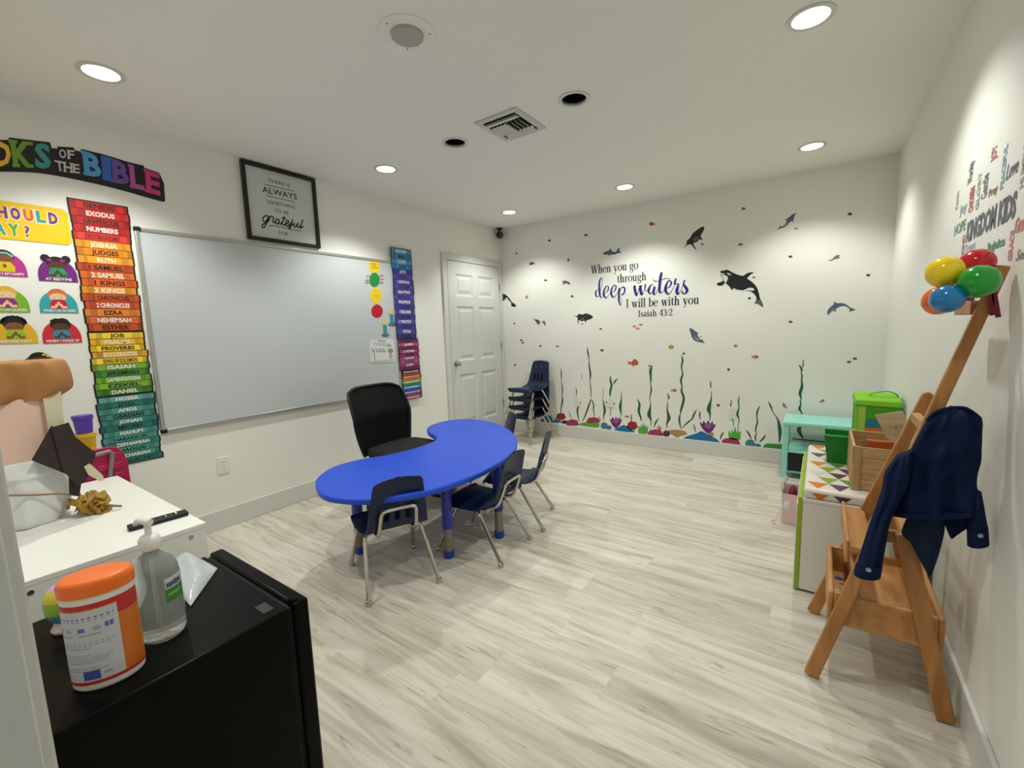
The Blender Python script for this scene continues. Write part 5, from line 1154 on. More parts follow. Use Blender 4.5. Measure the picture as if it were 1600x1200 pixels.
MB().box(kx0+.07, kx1-.05, ky1-.055, ky1-.02, ct+.0085, ct+.165, mat('toy_orange', (196, 96, 40), .5)).build('toy_block', None, 'orange block standing inside the wooden crate at its far wall', 'toy', bevel=.004)

# lime fabric unit in the corner
ly = -1.16; 
def lb(px, py): p = ony(px, py, ly); return p
A = lb(1338, 620); B = lb(1424, 630)
lx0, lx1, lz1 = A.x, W-.018, lb(1350, 622).z
t = thing('fabric_storage_cube', ((lx0+lx1)/2, ly+.14, 0), 'tall lime green fabric storage unit with blue and orange stripes behind the bench', 'fabric storage unit')
LG = mat('fabric_lime', (128, 196, 34), .7, bump=.2, bscale=400); LGD = mat('fabric_green', (70, 150, 30), .7); FBL = mat('fabric_blue', (40, 112, 140), .7); FOR = mat('fabric_orange', (206, 104, 36), .7); FYE = mat('fabric_yellow_green', (160, 190, 70), .6)
MB().box(lx0, lx1, ly, ly+.24, .0, lz1-.02, LGD).build('body', parent=t, bevel=.006)
loftr = [(lx0-.004, lz1-.03, lx1, lz1-.03), ]
MB().hexa([(lx0-.006, ly-.008, lz1-.045), (lx1, ly-.008, lz1-.05), (lx1, ly+.245, lz1-.02), (lx0-.006, ly+.245, lz1-.02), (lx0-.002, ly-.006, lz1-.010), (lx1, ly-.006, lz1-.012), (lx1, ly+.24, lz1+.006), (lx0, ly+.24, lz1+.012)], LG).build('lid_flap', parent=t, bevel=.008, seg=3)
for x0, x1, mt in ((lx0-.003, lx0+.012, LG), (lx0+.014, lx0+.05, FYE)): MB().box(x0, x1, ly-.0035, ly-.0005, .01, lz1-.05, mt).build('front_edging', parent=t)
zt = lb(1360, 645).z; hh = .052
for i, mt in enumerate((LGD, FBL, FOR, FBL, LGD, FOR, FBL, FOR, FBL)):
    z1 = lz1-.075-i*hh-.0
    MB().box(lx0+.052, lx1-.005, ly-.003, ly-.0005, z1-hh+.001, z1, mt).build('stripe', parent=t)
hp = [(lx0+.07, ly+.12, lz1+.004), (lx0+.10, ly+.11, lz1+.022), (lx0+.16, ly+.11, lz1+.032), (lx0+.20, ly+.12, lz1+.012), (lx0+.205, ly+.12, lz1-.004)]
MB().tube(catmull(hp, 4), .007, LGD, 8, flat=.4).build('handle', parent=t)

# teal play kitchen cart by the sea wall
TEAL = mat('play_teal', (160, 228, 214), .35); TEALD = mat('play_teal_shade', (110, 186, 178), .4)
tx0, tx1, ty0, ty1, tz = 3.070, 3.545, -.395, -.045, .476
t = thing('play_kitchen', ((tx0+tx1)/2, (ty0+ty1)/2, 0), 'teal plastic toy stand with open shelves beside the lime fabric unit', 'toy furniture')
MB().box(tx0-.004, tx1+.004, ty0-.008, ty1, tz-.042, tz, TEAL).build('top', parent=t, bevel=.016, seg=4)
for x in (tx0, tx1-.042):
    for y in (ty0, ty1-.042): MB().box(x, x+.042, y, y+.042, .0, tz-.042, TEAL).build('post', parent=t, bevel=.006)
MB().box(tx0+.042, tx1-.042, ty0+.004, ty1-.004, .215, .232, TEAL).build('shelf', parent=t, bevel=.003)
MB().box(tx0+.042, tx1-.042, ty0+.004, ty1-.004, .045, .062, TEALD).build('shelf', parent=t, bevel=.003)
MB().box(tx0+.042, tx1-.042, ty1-.012, ty1-.006, .062, .215, mat('play_black', (22, 22, 24), .5)).build('back_panel', parent=t)
MB().box(tx0+.006, tx0+.014, ty0+.042, ty1-.042, .062, .215, mat('play_black', (22, 22, 24), .5)).build('side_panel', parent=t)
MB().box(tx0+.046, tx1-.05, ty0+.012, ty0+.02, .066, .212, mat('play_black', (22, 22, 24), .5)).build('oven_door', parent=t, bevel=.003)
MB().box(tx0+.30, tx0+.312, ty0+.006, ty0+.03, .232, tz-.042, TEALD).build('divider', parent=t)
MB().tube([(tx0+.06, ty1-.08, .27), (tx1-.06, ty1-.08, .27)], .005, BLACK).build('rail', parent=t)

# pink bag on the floor between bench and stand
PK = mat('sheer_pink', (225, 194, 196), .5); PKW = mat('cloth_white', (226, 222, 214), .8); PKR = mat('dark_red_cloth', (120, 26, 50), .7)
t = thing('pink_bag', (3.19, -1.27, 0), 'small pale pink bag with dark red contents on the floor beside the bench', 'bag')
MB().add([], [], PK)
bx, byy = 3.142, -1.36
open_bin(MB(), bx, bx+.078, byy, byy+.20, .0015, .20, .010, .003, PK).build('bag_body', parent=t, bevel=.004)
MB().ball((bx+.046, byy+.12, .17), (.024, .06, .05), PKR, 16).build('red_cloth', parent=t)
MB().ball((bx+.022, byy+.02, .12), (.03, .035, .06), PKW, 14).build('white_cloth', parent=t)
MB().tube(catmull([(bx-.010, byy+.02, .20), (bx-.012, byy+.02, .265), (bx+.01, byy+.06, .29), (bx+.012, byy+.12, .265), (bx-.010, byy+.18, .20)], 4), .004, PK, 6).build('handle', parent=t)
MB().tube(catmull([(bx-.012, byy-.012, .10), (bx-.03, byy-.03, .04), (bx-.04, byy-.05, .006), (bx-.06, byy-.02, .005), (bx-.045, byy+.02, .005)], 4), .003, PK, 6).build('drawstring', parent=t)

# ================================================================ wooden easel with trays
OAK = wood('easel_wood', (196, 138, 78), (160, 104, 54), 2, rough=.45, stretch=10); OAKT = wood('easel_tray', (204, 150, 92), (176, 120, 66), 1, rough=.45, stretch=10)
yn, yf = -2.73, -2.305
t = thing('wooden_easel', (3.50, -2.52, 0), 'tall wooden easel with paint trays leaning at the wall under the balloons', 'easel')
nt_, ft_ = Vector((3.694, yn, 1.416)), Vector((3.628, yf, .985))
def up(mb, p0, p1, w=.044, h=.022, w1=None):
    p0, p1 = Vector(p0), Vector(p1); d = (p1-p0).normalized(); s_ = Vector((0, 1, 0)); n = d.cross(s_); w1 = w1 or w
    return mb.hexa([p + s_*a*h/2 + n*b*q/2 for p, q in ((p0, w), (p1, w1)) for a, b in ((-1, -1), (1, -1), (1, 1), (-1, 1))], OAK)
up(MB(), (3.317, yn, .006), nt_, w1=.028).build('front_leg', parent=t, bevel=.004)
fl = up(MB(), (3.317, yf, .006), ft_, w1=.036); d = (ft_-Vector((3.317, yf, 0))).normalized()
fl.lathe([(.0178, -.0105), (.0178, .0105)], ft_, OAK, 20, Matrix.Rotation(math.pi/2, 3, 'X')); fl.build('front_leg', parent=t, bevel=.003)
for y in (yn+.024, yf-.024): 
    s = 1 if y < -2.5 else -1
    up(MB(), (3.672, y-.024*s, .006), (3.538, y-.024*s+.0, .60), .046, .020).build('rear_leg', parent=t, bevel=.004)
    if s > 0: MB().bar((3.455, y, .575), (3.550, y, .575), .020, .040, OAK).build('hinge_bar', parent=t, bevel=.003)
# low tray
lx0, lx1, la, lb_ = 3.352, 3.655, yn+.014, yf-.014
BT = .222
MB().box(lx0+.018, lx1-.018, la+.014, lb_-.014, BT+.003, BT+.012, OAKT).build('tray_floor', parent=t)
MB().box(lx0, lx0+.018, la, lb_, BT, BT+.115, OAKT).build('tray_side', parent=t, bevel=.006)
MB().box(lx1-.018, lx1, la, lb_, BT, BT+.115, OAKT).build('tray_side', parent=t, bevel=.006)
for y in (la, lb_-.014): MB().box(lx0+.018, lx1-.018, y, y+.014, BT, BT+.115, OAKT).build('tray_side', parent=t, bevel=.003)
MB().box(lx0+.075, lx0+.087, la+.014, lb_-.014, BT+.012, BT+.10, OAKT).build('tray_divider', parent=t)
MB().box(lx0+.087, lx1-.018, la+.014, lb_-.014, BT+.075, BT+.085, OAKT).build('tray_insert', parent=t)
# upper tray, tipped
MB().hexa([(3.395, yn+.016, .505), (3.408, yn+.016, .490), (3.408, yf-.012, .490), (3.395, yf-.012, .505), (3.402, yn+.016, .520), (3.470, yn+.016, .508), (3.470, yf-.012, .508), (3.402, yf-.012, .520)], OAKT).build('upper_shelf', parent=t, bevel=.003)
MB().box(3.392, 3.404, yn+.014, yf-.012, .455, .535, OAKT).build('upper_shelf_lip', parent=t, bevel=.004)
# crossbars
def atn(z): return Vector((3.317+.2663*z, 0, z))
MB().box(3.560, 3.582, yn+.012, yn+.22, .925, .957, OAKT).build('crossbar', parent=t, bevel=.003)
MB().box(3.640, 3.672, yn+.012, yn+.20, 1.285, 1.325, OAK).build('paper_roll_bracket', parent=t, bevel=.003)
MB().box(3.535, 3.560, yn+.034, yf-.034, .565, .595, OAKT).build('crossbar', parent=t, bevel=.003)
PAINT = [(40, 80, 170), (190, 50, 44), (226, 216, 200), (60, 40, 30)]
mb = MB()
for k, (x, y, r, c) in enumerate(((lx0+.045, -2.40, .012, 0), (lx0+.055, -2.44, .008, 1), (lx0+.035, -2.50, .006, 2), (lx0+.05, -2.58, .006, 3), (3.46, -2.40, .007, 1))):
    z = BT+.0125 if x < 3.45 else .5096
    mb.ppoly([(x+r*math.cos(a)*1.4, y+r*math.sin(a)) for a in [2*math.pi*q/12 for q in range(12)]], frame((0, 0, z), (1, 0, 0), (0, 1, 0)), .0005, mat('paint_%d' % c, PAINT[c], .5))
mb.build('paint_spots', parent=t, flatshade=True)
e2 = thing('paint_palette', (3.49, -2.50, .29), 'pale yellow sponge lying in the upper easel tray behind the jacket sleeve', 'sponge')
bpy.data.objects.remove(e2)

# ================================================================ denim jacket hung over the near easel pole
DEN = mat('denim', (14, 31, 66), .85, spec=.2, noise=.25, nscale=60, bump=.35, bscale=900); DENI = mat('denim_inside', (34, 45, 66), .9, spec=.15, bump=.3, bscale=900)
yj = -2.748; fj = frame((0, yj, 0), (1, 0, 0), (0, 0, 1))
def jr(rows, sc=3.75, o=(1320, 600)):
    R_ = []
    for a, b, c, d, th, z in rows:
        p = ony(o[0]+a/sc, o[1]+b/sc, yj-z); q = ony(o[0]+c/sc, o[1]+d/sc, yj-z); R_.append((p.x, p.z, q.x, q.z, th, z))
    return R_
top = ony(1490, 637, yj)
t = thing('denim_jacket', (top.x, yj, top.z), 'dark blue denim jacket hanging over the near easel pole', 'jacket')
# z>0 is toward the doorway
loft(MB(), jr([(585, 140, 716, 134, .030, .025), (520, 168, 765, 165, .060, .035), (470, 230, 806, 212, .085, .04), (425, 310, 806, 300, .095, .035), (385, 385, 803, 385, .095, .04), (345, 455, 800, 455, .090, .04), (325, 530, 780, 530, .085, .04), (312, 610, 776, 600, .080, .045), (295, 700, 796, 690, .075, .05), (278, 768, 808, 764, .055, .05)]), fj, DEN, 30, 8, .011, 3).build('jacket_body', parent=t, ang=180)
loft(MB(), jr([(286, 742, 806, 738, .070, .054), (276, 770, 810, 768, .070, .055)]), fj, DEN, 24, 4, .001, 5).build('waistband', parent=t, ang=180)
sl = loft(MB(), jr([(285, 440, 400, 385, .050, .075), (232, 520, 392, 480, .075, .085), (218, 600, 372, 590, .080, .085), (190, 690, 325, 685, .075, .08), (150, 800, 272, 795, .070, .075), (108, 930, 245, 925, .065, .07), (66, 1060, 222, 1055, .060, .07)]), fj, DEN, 18, 7, .0065, 8).build('sleeve', parent=t, ang=180)
cf = loft(MB(), jr([(60, 1058, 224, 1052, .064, .07), (50, 1112, 212, 1132, .064, .07)]), fj, DEN, 16, 3, .0, 8).build('cuff', parent=sl, local=True, ang=180); cf.location = -t.location
p = ony(1320+140/3.75, 600+1090/3.75, yj-.104)
bt = MB().lathe([(.0075, 0), (.0075, .002), (.004, .004), (0, .0042)], (p.x, yj-.102, p.z), STEEL, 14, Matrix.Rotation(math.pi/2, 3, 'X')).build('button', parent=sl, local=True, label='silver cuff button'); bt.location = -t.location
s2 = loft(MB(), jr([(728, 640, 800, 630, .045, .05), (728, 720, 815, 712, .055, .055), (722, 790, 828, 785, .055, .055), (716, 850, 840, 842, .05, .055)]), fj, DEN, 14, 6, .003, 9).build('sleeve', parent=t, ang=180)
cf = loft(MB(), jr([(714, 850, 842, 842, .055, .055), (716, 946, 848, 934, .055, .055)]), fj, DEN, 14, 3, 0, 9).build('cuff', parent=s2, local=True, ang=180); cf.location = -t.location
p = ony(1320+795/3.75, 600+890/3.75, yj-.086)
bt = MB().lathe([(.006, 0), (.006, .002), (0, .003)], (p.x, yj-.0845, p.z), STEEL, 12, Matrix.Rotation(math.pi/2, 3, 'X')).build('button', parent=s2, local=True); bt.location = -t.location
loft(MB(), jr([(375, 760, 590, 760, .02, .03), (332, 870, 585, 860, .024, .03), (385, 930, 572, 925, .022, .03), (425, 1010, 550, 1005, .02, .03), (470, 1085, 525, 1075, .016, .03), (488, 1125, 504, 1120, .010, .03)]), fj, DENI, 14, 5, .003, 12).build('front_flap', parent=t, ang=180, label='faded inner front flap')
loft(MB(), jr([(575, 760, 805, 758, .02, .02), (588, 830, 770, 815, .022, .02), (608, 880, 690, 862, .018, .02), (620, 906, 634, 900, .010, .02)]), fj, DEN, 12, 5, .002, 14).build('front_flap', parent=t, ang=180)
col = [ony(1320+a/3.75, 600+b/3.75, yj-.05) for a, b in ((480, 215), (530, 165), (600, 142), (690, 138), (750, 165), (795, 205))]
MB().tube(catmull([tuple(c) for c in col], 5), .006, DEN, 10, flat=.7).build('collar', parent=t)

# ================================================================ balloons at the easel top
def balloon(label, px, py, y, rad, rgb, tilt, tail):
    p = ony(px, py, y); m_ = mat('balloon_%02x%02x%02x' % rgb, rgb, .18, spec=.6, coat=.3)
    R_ = Vector(tilt).normalized().to_track_quat('Z', 'Y').to_matrix()
    prof = []
    for i in range(25):
        a = math.pi*i/24; r = math.sin(a); z = -math.cos(a)
        if z < 0: z *= 1.12; 
        prof.append((max(1e-7, r*rad*(1-.06*max(0, -z)**2)), z*rad))
    t = thing('balloon', p, label, 'balloon', 'balloons tied to the easel')
    MB().lathe(prof, p, m_, 32, R_).build('balloon_skin', parent=t, ang=180)
    k = p + R_ @ Vector((0, 0, -rad*1.12))
    MB().lathe([(.0035, .004), (.003, -.004), (.009, -.012), (.008, -.014), (0, -.012)], k, m_, 12, R_).build('knot', parent=t)
hub = Vector((3.62, -2.70, 1.36))
def bl(label, px, py, y, rad, rgb):
    p = ony(px, py, y); balloon(label, px, py, y, rad, rgb, p-hub, None)
bl('yellow balloon at the top of the easel, beside the red one', 1476, 425, -2.785, .043, (255, 218, 6))
bl('red balloon at the top of the easel, highest of the bunch', 1526, 412, -2.700, .041, (206, 16, 40))
bl('green balloon in front of the easel pole top', 1529, 440, -2.835, .043, (24, 152, 44))
bl('blue balloon at the bottom of the bunch, covering the orange one', 1480, 467, -2.835, .038, (14, 122, 184))
bl('orange balloon mostly hidden behind the blue balloon', 1467, 470, -2.745, .040, (250, 112, 30))
t = thing('red_ribbon', ony(1553, 470, -2.745), 'dark red ribbon ends hanging from the easel top below the green balloon', 'ribbon')
RIB = mat('ribbon_red', (130, 20, 44), .5)
for a, b in (((1548, 455), (1550, 493)), ((1553, 456), (1560, 496))):
    p, q = ony(*a, -2.752), ony(*b, -2.752)
    MB().bar(p, q, .0012, .011, RIB).build('ribbon_tail', parent=t)
p = ony(1511, 466, -2.75); MB().box(p.x-.012, p.x+.014, -2.756, -2.752, p.z-.008, p.z+.012, mat('tag_violet', (120, 80, 160), .5)).build('ribbon_bow', parent=t, label='violet ribbon knot')

# ================================================================ fridge by the doorway
FR = mat('fridge_black', (9, 9, 9), .28, spec=.10, bump=.03, bscale=500); FRD = mat('fridge_gasket', (6, 6, 6), .8)
fx0, fx1, fy0_, fy1_, fz = 1.778, 2.258, -4.44, -4.030, .63
t = thing('mini_fridge', ((fx0+fx1)/2, -4.2, 0), 'black mini fridge by the doorway carrying the wipes tub and hand sanitizer', 'fridge')
MB().box(fx0, fx1, fy0_, fy1_, .02, fz, FR).build('cabinet', parent=t, bevel=.006, seg=3)
MB().box(fx0+.008, fx1-.008, fy1_, fy1_+.010, .04, fz-.006, FRD).build('gasket', parent=t)
dr = MB().box(fx0-.002, fx1+.002, fy1_+.010, fy1_+.050, .035, fz+.004, FR).build('door', parent=t, bevel=.008, seg=3)
h = MB().lathe([(.012, fz-.002), (.012, fz+.010), (.009, fz+.013), (0, fz+.013)], (fx1-.018, fy1_+.020, 0), FR, 14).build('hinge_cap', parent=t)
MB().box(fx1-.075, fx1-.03, fy1_-.045, fy1_-.02, fz, fz+.0012, mat('fridge_cover', (34, 34, 34), .5)).build('hinge_cover', parent=t)
for x in (fx0+.04, fx1-.04):
    for y in (fy0_+.05, fy1_-.04): MB().lathe([(.018, 0), (.018, .02)], (x, y, 0), BLACK, 12).build('foot', parent=t)

# wipes tub: oval body, label, orange lid
zf = fz+.0008
c0 = onz(172, 1052, zf); wc = Vector((c0.x-.03, c0.y-.008, 0)) if False else None
b0, b1 = onz(122, 1066, zf), onz(231, 1030, zf)
cc_ = onz(176, 1071, zf); dcam = (CAM-cc_); dcam.z = 0; dcam.normalize(); cx, cy = cc_.x-dcam.x*.043+.002, cc_.y-dcam.y*.043
ax = (b1-b0); ax.z = 0; rx_ = .055; an = math.atan2(ax.y, ax.x)
RZ = Matrix.Rotation(an, 3, 'Z')
t = thing('wipes_tub', (cx, cy, zf), 'oval white wipes tub with orange lid and printed label on the black fridge', 'wipes tub')
TW_ = mat('tub_white', (226, 224, 214), .4); TOR = mat('tub_orange', (206, 110, 30), .4); TRED = mat('tub_red', (190, 40, 40), .4); TGR = mat('label_grey', (196, 198, 204), .45); LBLU = mat('label_blue', (92, 104, 170), .5); LIDO = mat('lid_orange', (244, 112, 14), .35, coat=.2)
A_, B_ = rx_, rx_*.74; hgt = .190
def opt(a, z, k=1.0): 
    v = RZ @ Vector((A_*k*math.cos(a), B_*k*math.sin(a), z)); return Vector((cx, cy, zf)) + v
def oval(mb, z0, z1, k0, k1, mt, a0=0, a1=2*math.pi, n=48):
    vs = [opt(a0+(a1-a0)*i/n, z, k) for z, k in ((z0, k0), (z1, k1)) for i in range(n+1)]
    return mb.add(vs, [(i, i+1, n+2+i, n+1+i) for i in range(n)], mt)
mb = MB(); pr = [(0, .93, TW_), (.004, .985, TW_), (.014, 1, TW_), (hgt-.012, 1, TW_), (hgt, .99, TW_)]
for (z0, k0, m0), (z1, k1, m1) in zip(pr, pr[1:]): oval(mb, z0, z1, k0, k1, m0)
mb.add([opt(2*math.pi*i/48, 0, .93) for i in range(48)], [tuple(range(48))[::-1]], TW_); mb.build('tub_body', parent=t, ang=50)
mb = MB(); va = -math.pi/2-.20            # centre of the label, facing the doorway
oval(mb, .016, hgt-.024, 1.004, 1.004, TOR, va-1.9, va+1.9); oval(mb, hgt-.026, hgt-.016, 1.006, 1.006, TRED); oval(mb, .014, .020, 1.006, 1.006, TRED, va-1.9, va+1.9)
oval(mb, .021, hgt-.028, 1.008, 1.008, TGR, va-1.35, va+.80); oval(mb, hgt-.050, hgt-.016, 1.0075, 1.0075, TRED, va+.80, va+1.9)
mb.build('wrap_label', parent=t, ang=50)
mb = MB()
def strip(z0, z1, a0, a1, mt, k=1.0105): oval(mb, z0, z1, k, k, mt, va+a0, va+a1, 12)
rnd = random.Random(2); GT = mat('label_text', (160, 163, 180), .5)
for i, z in enumerate((.146, .141)): strip(z, z+.0028, -1.25, .70, LBLU if i == 0 else GT)
for i in range(4): strip(.121, .129, -1.15+.42*i, -.95+.42*i, (LBLU, GT, LBLU, GT)[i])
strip(.112, .115, -1.2, -.5, GT); strip(.112, .116, -.3, .3, GT)
for z in (.097, .092, .087, .073, .068, .063, .058, .047, .042): strip(z, z+.0026, -1.25, .2+rnd.uniform(-.3, .45), GT)
strip(.024, .042, -.35, .13, mat('label_deep_blue', (60, 80, 160), .5)); strip(.030, .036, .22, .45, GT)
for k in range(6): strip(.026, .038, -1.2+.05*k, -1.185+.05*k, GT)
for q in (0, .14): strip(.122, .132, .42+q*.9, .52+q*.9, LBLU)
mb.build('label_print', parent=t, ang=50)
mb = MB(); pr = [(hgt-.003, 1.035), (hgt+.016, 1.04), (hgt+.022, 1.0), (hgt+.025, .93), (hgt+.026, .85), (hgt+.0265, .0001)]
for (z0, k0), (z1, k1) in zip(pr, pr[1:]): oval(mb, z0, z1, k0, k1, LIDO)
mb.build('lid', parent=t, ang=50)

# hand sanitizer bottle
sb = onz(262, 985, zf); b0, b1 = onz(231, 1000, zf), onz(300, 962, zf)
cc_ = onz(256, 1003, zf); dcam = (CAM-cc_); dcam.z = 0; dcam.normalize(); sx_, sy_ = cc_.x-dcam.x*.045, cc_.y-dcam.y*.045; sr = .0565; q_ = 1.13
CLEAR = mat('clear_plastic', (222, 226, 222), .05, trans=.72, ior=1.33); GEL = CLEAR
t = thing('hand_sanitizer', (sx_, sy_, zf), 'clear pump bottle of hand sanitizer with green label on the black fridge', 'bottle')
MB().lathe([(0, .0008), (sr*.86, .0008), (sr*.97, .006), (sr, .016), (sr, .120*q_), (sr*.95, .138*q_), (sr*.75, .156*q_), (sr*.42, .168*q_), (.017, .172*q_), (.017, .182*q_), (0, .182*q_)], (sx_, sy_, zf), CLEAR, 32, None, .80).build('bottle_body', parent=t, ang=60)
PUMPW = mat('pump_white', (236, 236, 232), .3)
MB().lathe([(.0195, .178*q_), (.0205, .180*q_), (.0205, .197*q_), (.017, .203*q_), (.012, .206*q_), (0, .206*q_)], (sx_, sy_, zf), PUMPW, 24).build('pump_collar', parent=t)
pd = Vector((-.83, -.2, 0)).normalized()
pb = Vector((sx_, sy_, zf+.206*q_)); MB().tube([pb, pb+Vector((0, 0, .026))], .0065, PUMPW, 12).build('pump_stem', parent=t)
q0 = pb+Vector((0, 0, .030)); MB().tube([q0-pd*.012, q0, q0+pd*.018, q0+pd*.036-Vector((0, 0, .004)), q0+pd*.044-Vector((0, 0, .013))], [.007, .0085, .0075, .006, .0045], PUMPW, 12).build('pump_nozzle', parent=t)
MB().tube([(sx_, sy_, zf+.19), (sx_+.004, sy_, zf+.02)], .003, mat('dip_tube', (212, 216, 214), .3, trans=.6), 8).build('dip_tube', parent=t)
def curved(mb, z0, z1, a0, a1, r, mt, n=10):
    vs = [(sx_+r*math.cos(a0+(a1-a0)*i/n), sy_+.8*r*math.sin(a0+(a1-a0)*i/n), zf+z) for z in (z0, z1) for i in range(n+1)]
    return mb.add(vs, [(i, i+1, n+2+i, n+1+i) for i in range(n)], mt)
mb = MB(); LGN = mat('label_green', (62, 140, 46), .45); a0 = .02
curved(mb, .090, .118, a0, a0+.95, sr*1.012, LGN); curved(mb, .120, .144, a0, a0+.9, sr*1.010, mat('label_pale', (205, 210, 214), .45))
curved(mb, .104, .109, a0+.1, a0+.7, sr*1.018, mat('label_leaf', (150, 190, 120), .5))
mb.build('front_label', parent=t)
mb = MB(); vs, fs = text_mesh('SEFEVSN' if False else 'sanitizer', .03); axx = max(v[0] for v in vs)
mb.add([(sx_+sr*1.02*math.cos(a0+.05+.8*v[0]/axx), sy_+.8*sr*1.02*math.sin(a0+.05+.8*v[0]/axx), zf+.124+v[1]*.020) for v in vs], fs, mat('label_navy', (40, 50, 110), .5)); mb.build('label_lettering', parent=t, flatshade=True)

# rainbow toy egg on a white stand, behind the tub
eg = onz(108, 984, zf)
t = thing('toy_egg', (eg.x-.012, eg.y, zf), 'pastel rainbow striped toy egg on a small stand behind the wipes tub', 'toy')
ex, ey = eg.x-.012, eg.y
EC = [mat('egg_lilac', (150, 120, 176), .4), mat('egg_blue', (84, 150, 170), .4), mat('egg_green', (150, 190, 60), .4), mat('egg_yellow', (226, 206, 70), .4), mat('egg_pink', (222, 160, 210), .4)]
pf = [(1e-6, .016)]+[(.034*math.sin(math.pi*i/20)**.9, .016+.095*(1-math.cos(math.pi*i/20))/2) for i in range(1, 20)]+[(1e-6, .111)]
bands = [EC[min(4, int(i/20*5.2))] for i in range(20)]
MB().lathe(pf, (ex, ey, zf), bands, 24).build('egg_shell', parent=t)
MB().lathe([(0, 0), (.026, 0), (.028, .006), (.022, .016), (.02, .024), (.017, .024)], (ex, ey, zf), mat('egg_stand', (222, 206, 200), .4), 20).build('egg_stand', parent=t)

# bubble wrap pouch lying behind the bottle
t0_ = [onz(290, 866, zf), onz(340, 889, zf), onz(318, 925, zf), onz(298, 948, zf), onz(262, 935, zf), onz(250, 895, zf)]
cB = sum(t0_, Vector())/6
rnd = random.Random(9); mb = MB(); n = 30; g = []
def bil(u, v): return t0_[5]*(1-u)*(1-v)+t0_[0]*u*(1-v)*1+t0_[1]*u*v+t0_[3]*(1-u)*v
BWM = mat('bubble_wrap', (232, 238, 242), .08, trans=.45, ior=1.25)
vs = []
for s_ in (1, -1):
    for i in range(n+1):
        for j in range(n+1):
            u, v = i/n, j/n; p = bil(u, v); e = (math.sin(math.pi*u)*math.sin(math.pi*v))**.5
            vs.append((p.x, p.y, zf+.002+ ((.034*e + .006*math.sin(u*9+v*4)*e + .0035*e*abs(math.sin(u*34)*math.sin(v*34))) if s_ > 0 else 0)+.0006*s_))
N_ = (n+1)**2
fs = [(i*(n+1)+j, i*(n+1)+j+1, (i+1)*(n+1)+j+1, (i+1)*(n+1)+j) for i in range(n) for j in range(n)]
fs += [tuple(N_+k for k in f)[::-1] for f in fs]
mb.add(vs, fs, BWM); mb.build('bubble_wrap', None, 'crumpled clear bubble wrap pouch on the fridge behind the sanitizer bottle', 'packaging', ang=60)
pp = [onz(197, 868, zf+.09)]

# ================================================================ low white cabinet by the front wall
CW = mat('cabinet_white', (240, 239, 232), .35)
kx0_, kx1_, ky0_, ky1_, kz = .42, 1.470, -4.455, -3.915, .620
t = thing('white_cabinet', ((kx0_+kx1_)/2, (ky0_+ky1_)/2, 0), 'low white cabinet beside the black fridge carrying paper crafts and a remote', 'cabinet')
MB().box(kx0_, kx1_, ky0_, ky1_, kz-.018, kz, CW).build('top_board', parent=t, bevel=.002)
MB().box(kx1_-.018, kx1_-.001, ky0_, ky1_-.002, .0, kz-.018, CW).build('side_panel', parent=t, bevel=.001)
MB().box(kx0_, kx0_+.018, ky0_, ky1_-.002, .0, kz-.018, CW).build('side_panel', parent=t, bevel=.001)
MB().box(kx0_+.018, kx1_-.018, ky0_, ky0_+.012, .04, kz-.018, CW).build('back_panel', parent=t)
for k in range(2):
    x0 = kx0_+.02+k*.506; d = MB().box(x0, x0+.502, ky1_-.022, ky1_-.004, .05, kz-.022, CW).build('door', parent=t, bevel=.002)
MB().box(kx0_+.018, kx1_-.018, ky1_-.05, ky1_-.03, 0, .048, CW).build('plinth', parent=t)
for y, z in ((-4.36, .583), (-3.965, .583)):
    MB().lathe([(.0075, 0), (.0075, .0015), (.003, .0016), (.0028, .0005), (0, .0005)], (kx1_-.001, y, z), STEEL, 14, R_X).build('cam_screw', parent=t)

# remote control
zt_ = kz+.0008
a, b = onz(200, 829, zt_), onz(293, 803, zt_); dv = (b-a); dv.z = 0; L_ = dv.length; dn = dv.normalized(); nn = Vector((-dn.y, dn.x, 0))
t = thing('remote_control', (a+b)/2, 'slim black remote control lying on the white cabinet', 'remote')
P0 = [a+nn*.022, a-nn*.022, b-nn*.022, b+nn*.022]
MB().hexa([(p.x, p.y, zt_) for p in P0]+[(p.x, p.y, zt_+.016) for p in P0], BLACK).build('remote_body', parent=t, bevel=.005, seg=3)
for k, (u, v, c) in enumerate([(q*.1+.12, w*.008, 0) for q in range(7) for w in (-1, 0, 1)]):
    p = a+dn*(L_*u)+nn*v; MB().lathe([(.0026, 0), (.0024, .0012), (0, .0014)], (p.x, p.y, zt_+.016), GREYDARK if k not in (15, 16) else WPLAST, 8).build('button', parent=t)
for e in (-1, 1):
    p = a+dn*(L_*.80)+nn*(.006*e); MB().obox((p.x, p.y, zt_+.0168), (.012, .005, .0012), WPLAST, Matrix.Rotation(math.atan2(nn.y, nn.x), 3, 'Z')).build('button', parent=t, label='white key')

# paper covered parcel figure with brown top and white plastic wrap
px_ = .945
fp = frame((px_, 0, 0), (0, 1, 0), (0, 0, 1))
def pr_(rows):
    R_ = []
    for yl_, pl, pr, th, z in rows:
        p = onx(pl, yl_, px_+z); q = onx(pr, yl_-(pr-pl)*.0, px_+z); R_.append((p.y, p.z, q.y, q.z, th, z))
    return R_
def zz(px, py): p = onx(px, py, px_-.10); return p
BROWN = mat('kraft_brown', (172, 118, 66), .65, noise=.2, nscale=15); PINKP = mat('paper_pink', (232, 196, 178), .7); CREAM = mat('paper_cream', (214, 206, 172), .6); PLW = mat('plastic_white', (226, 228, 226), .35, spec=.5); GOLD = mat('paper_mustard', (168, 128, 44), .55, noise=.3, nscale=20)
bz_ = zt_; ya = -4.448; yb_ = zz(113, 812).y
zA, zB, zC = zz(108, 700).z, zz(105, 610).z, zz(100, 560).z
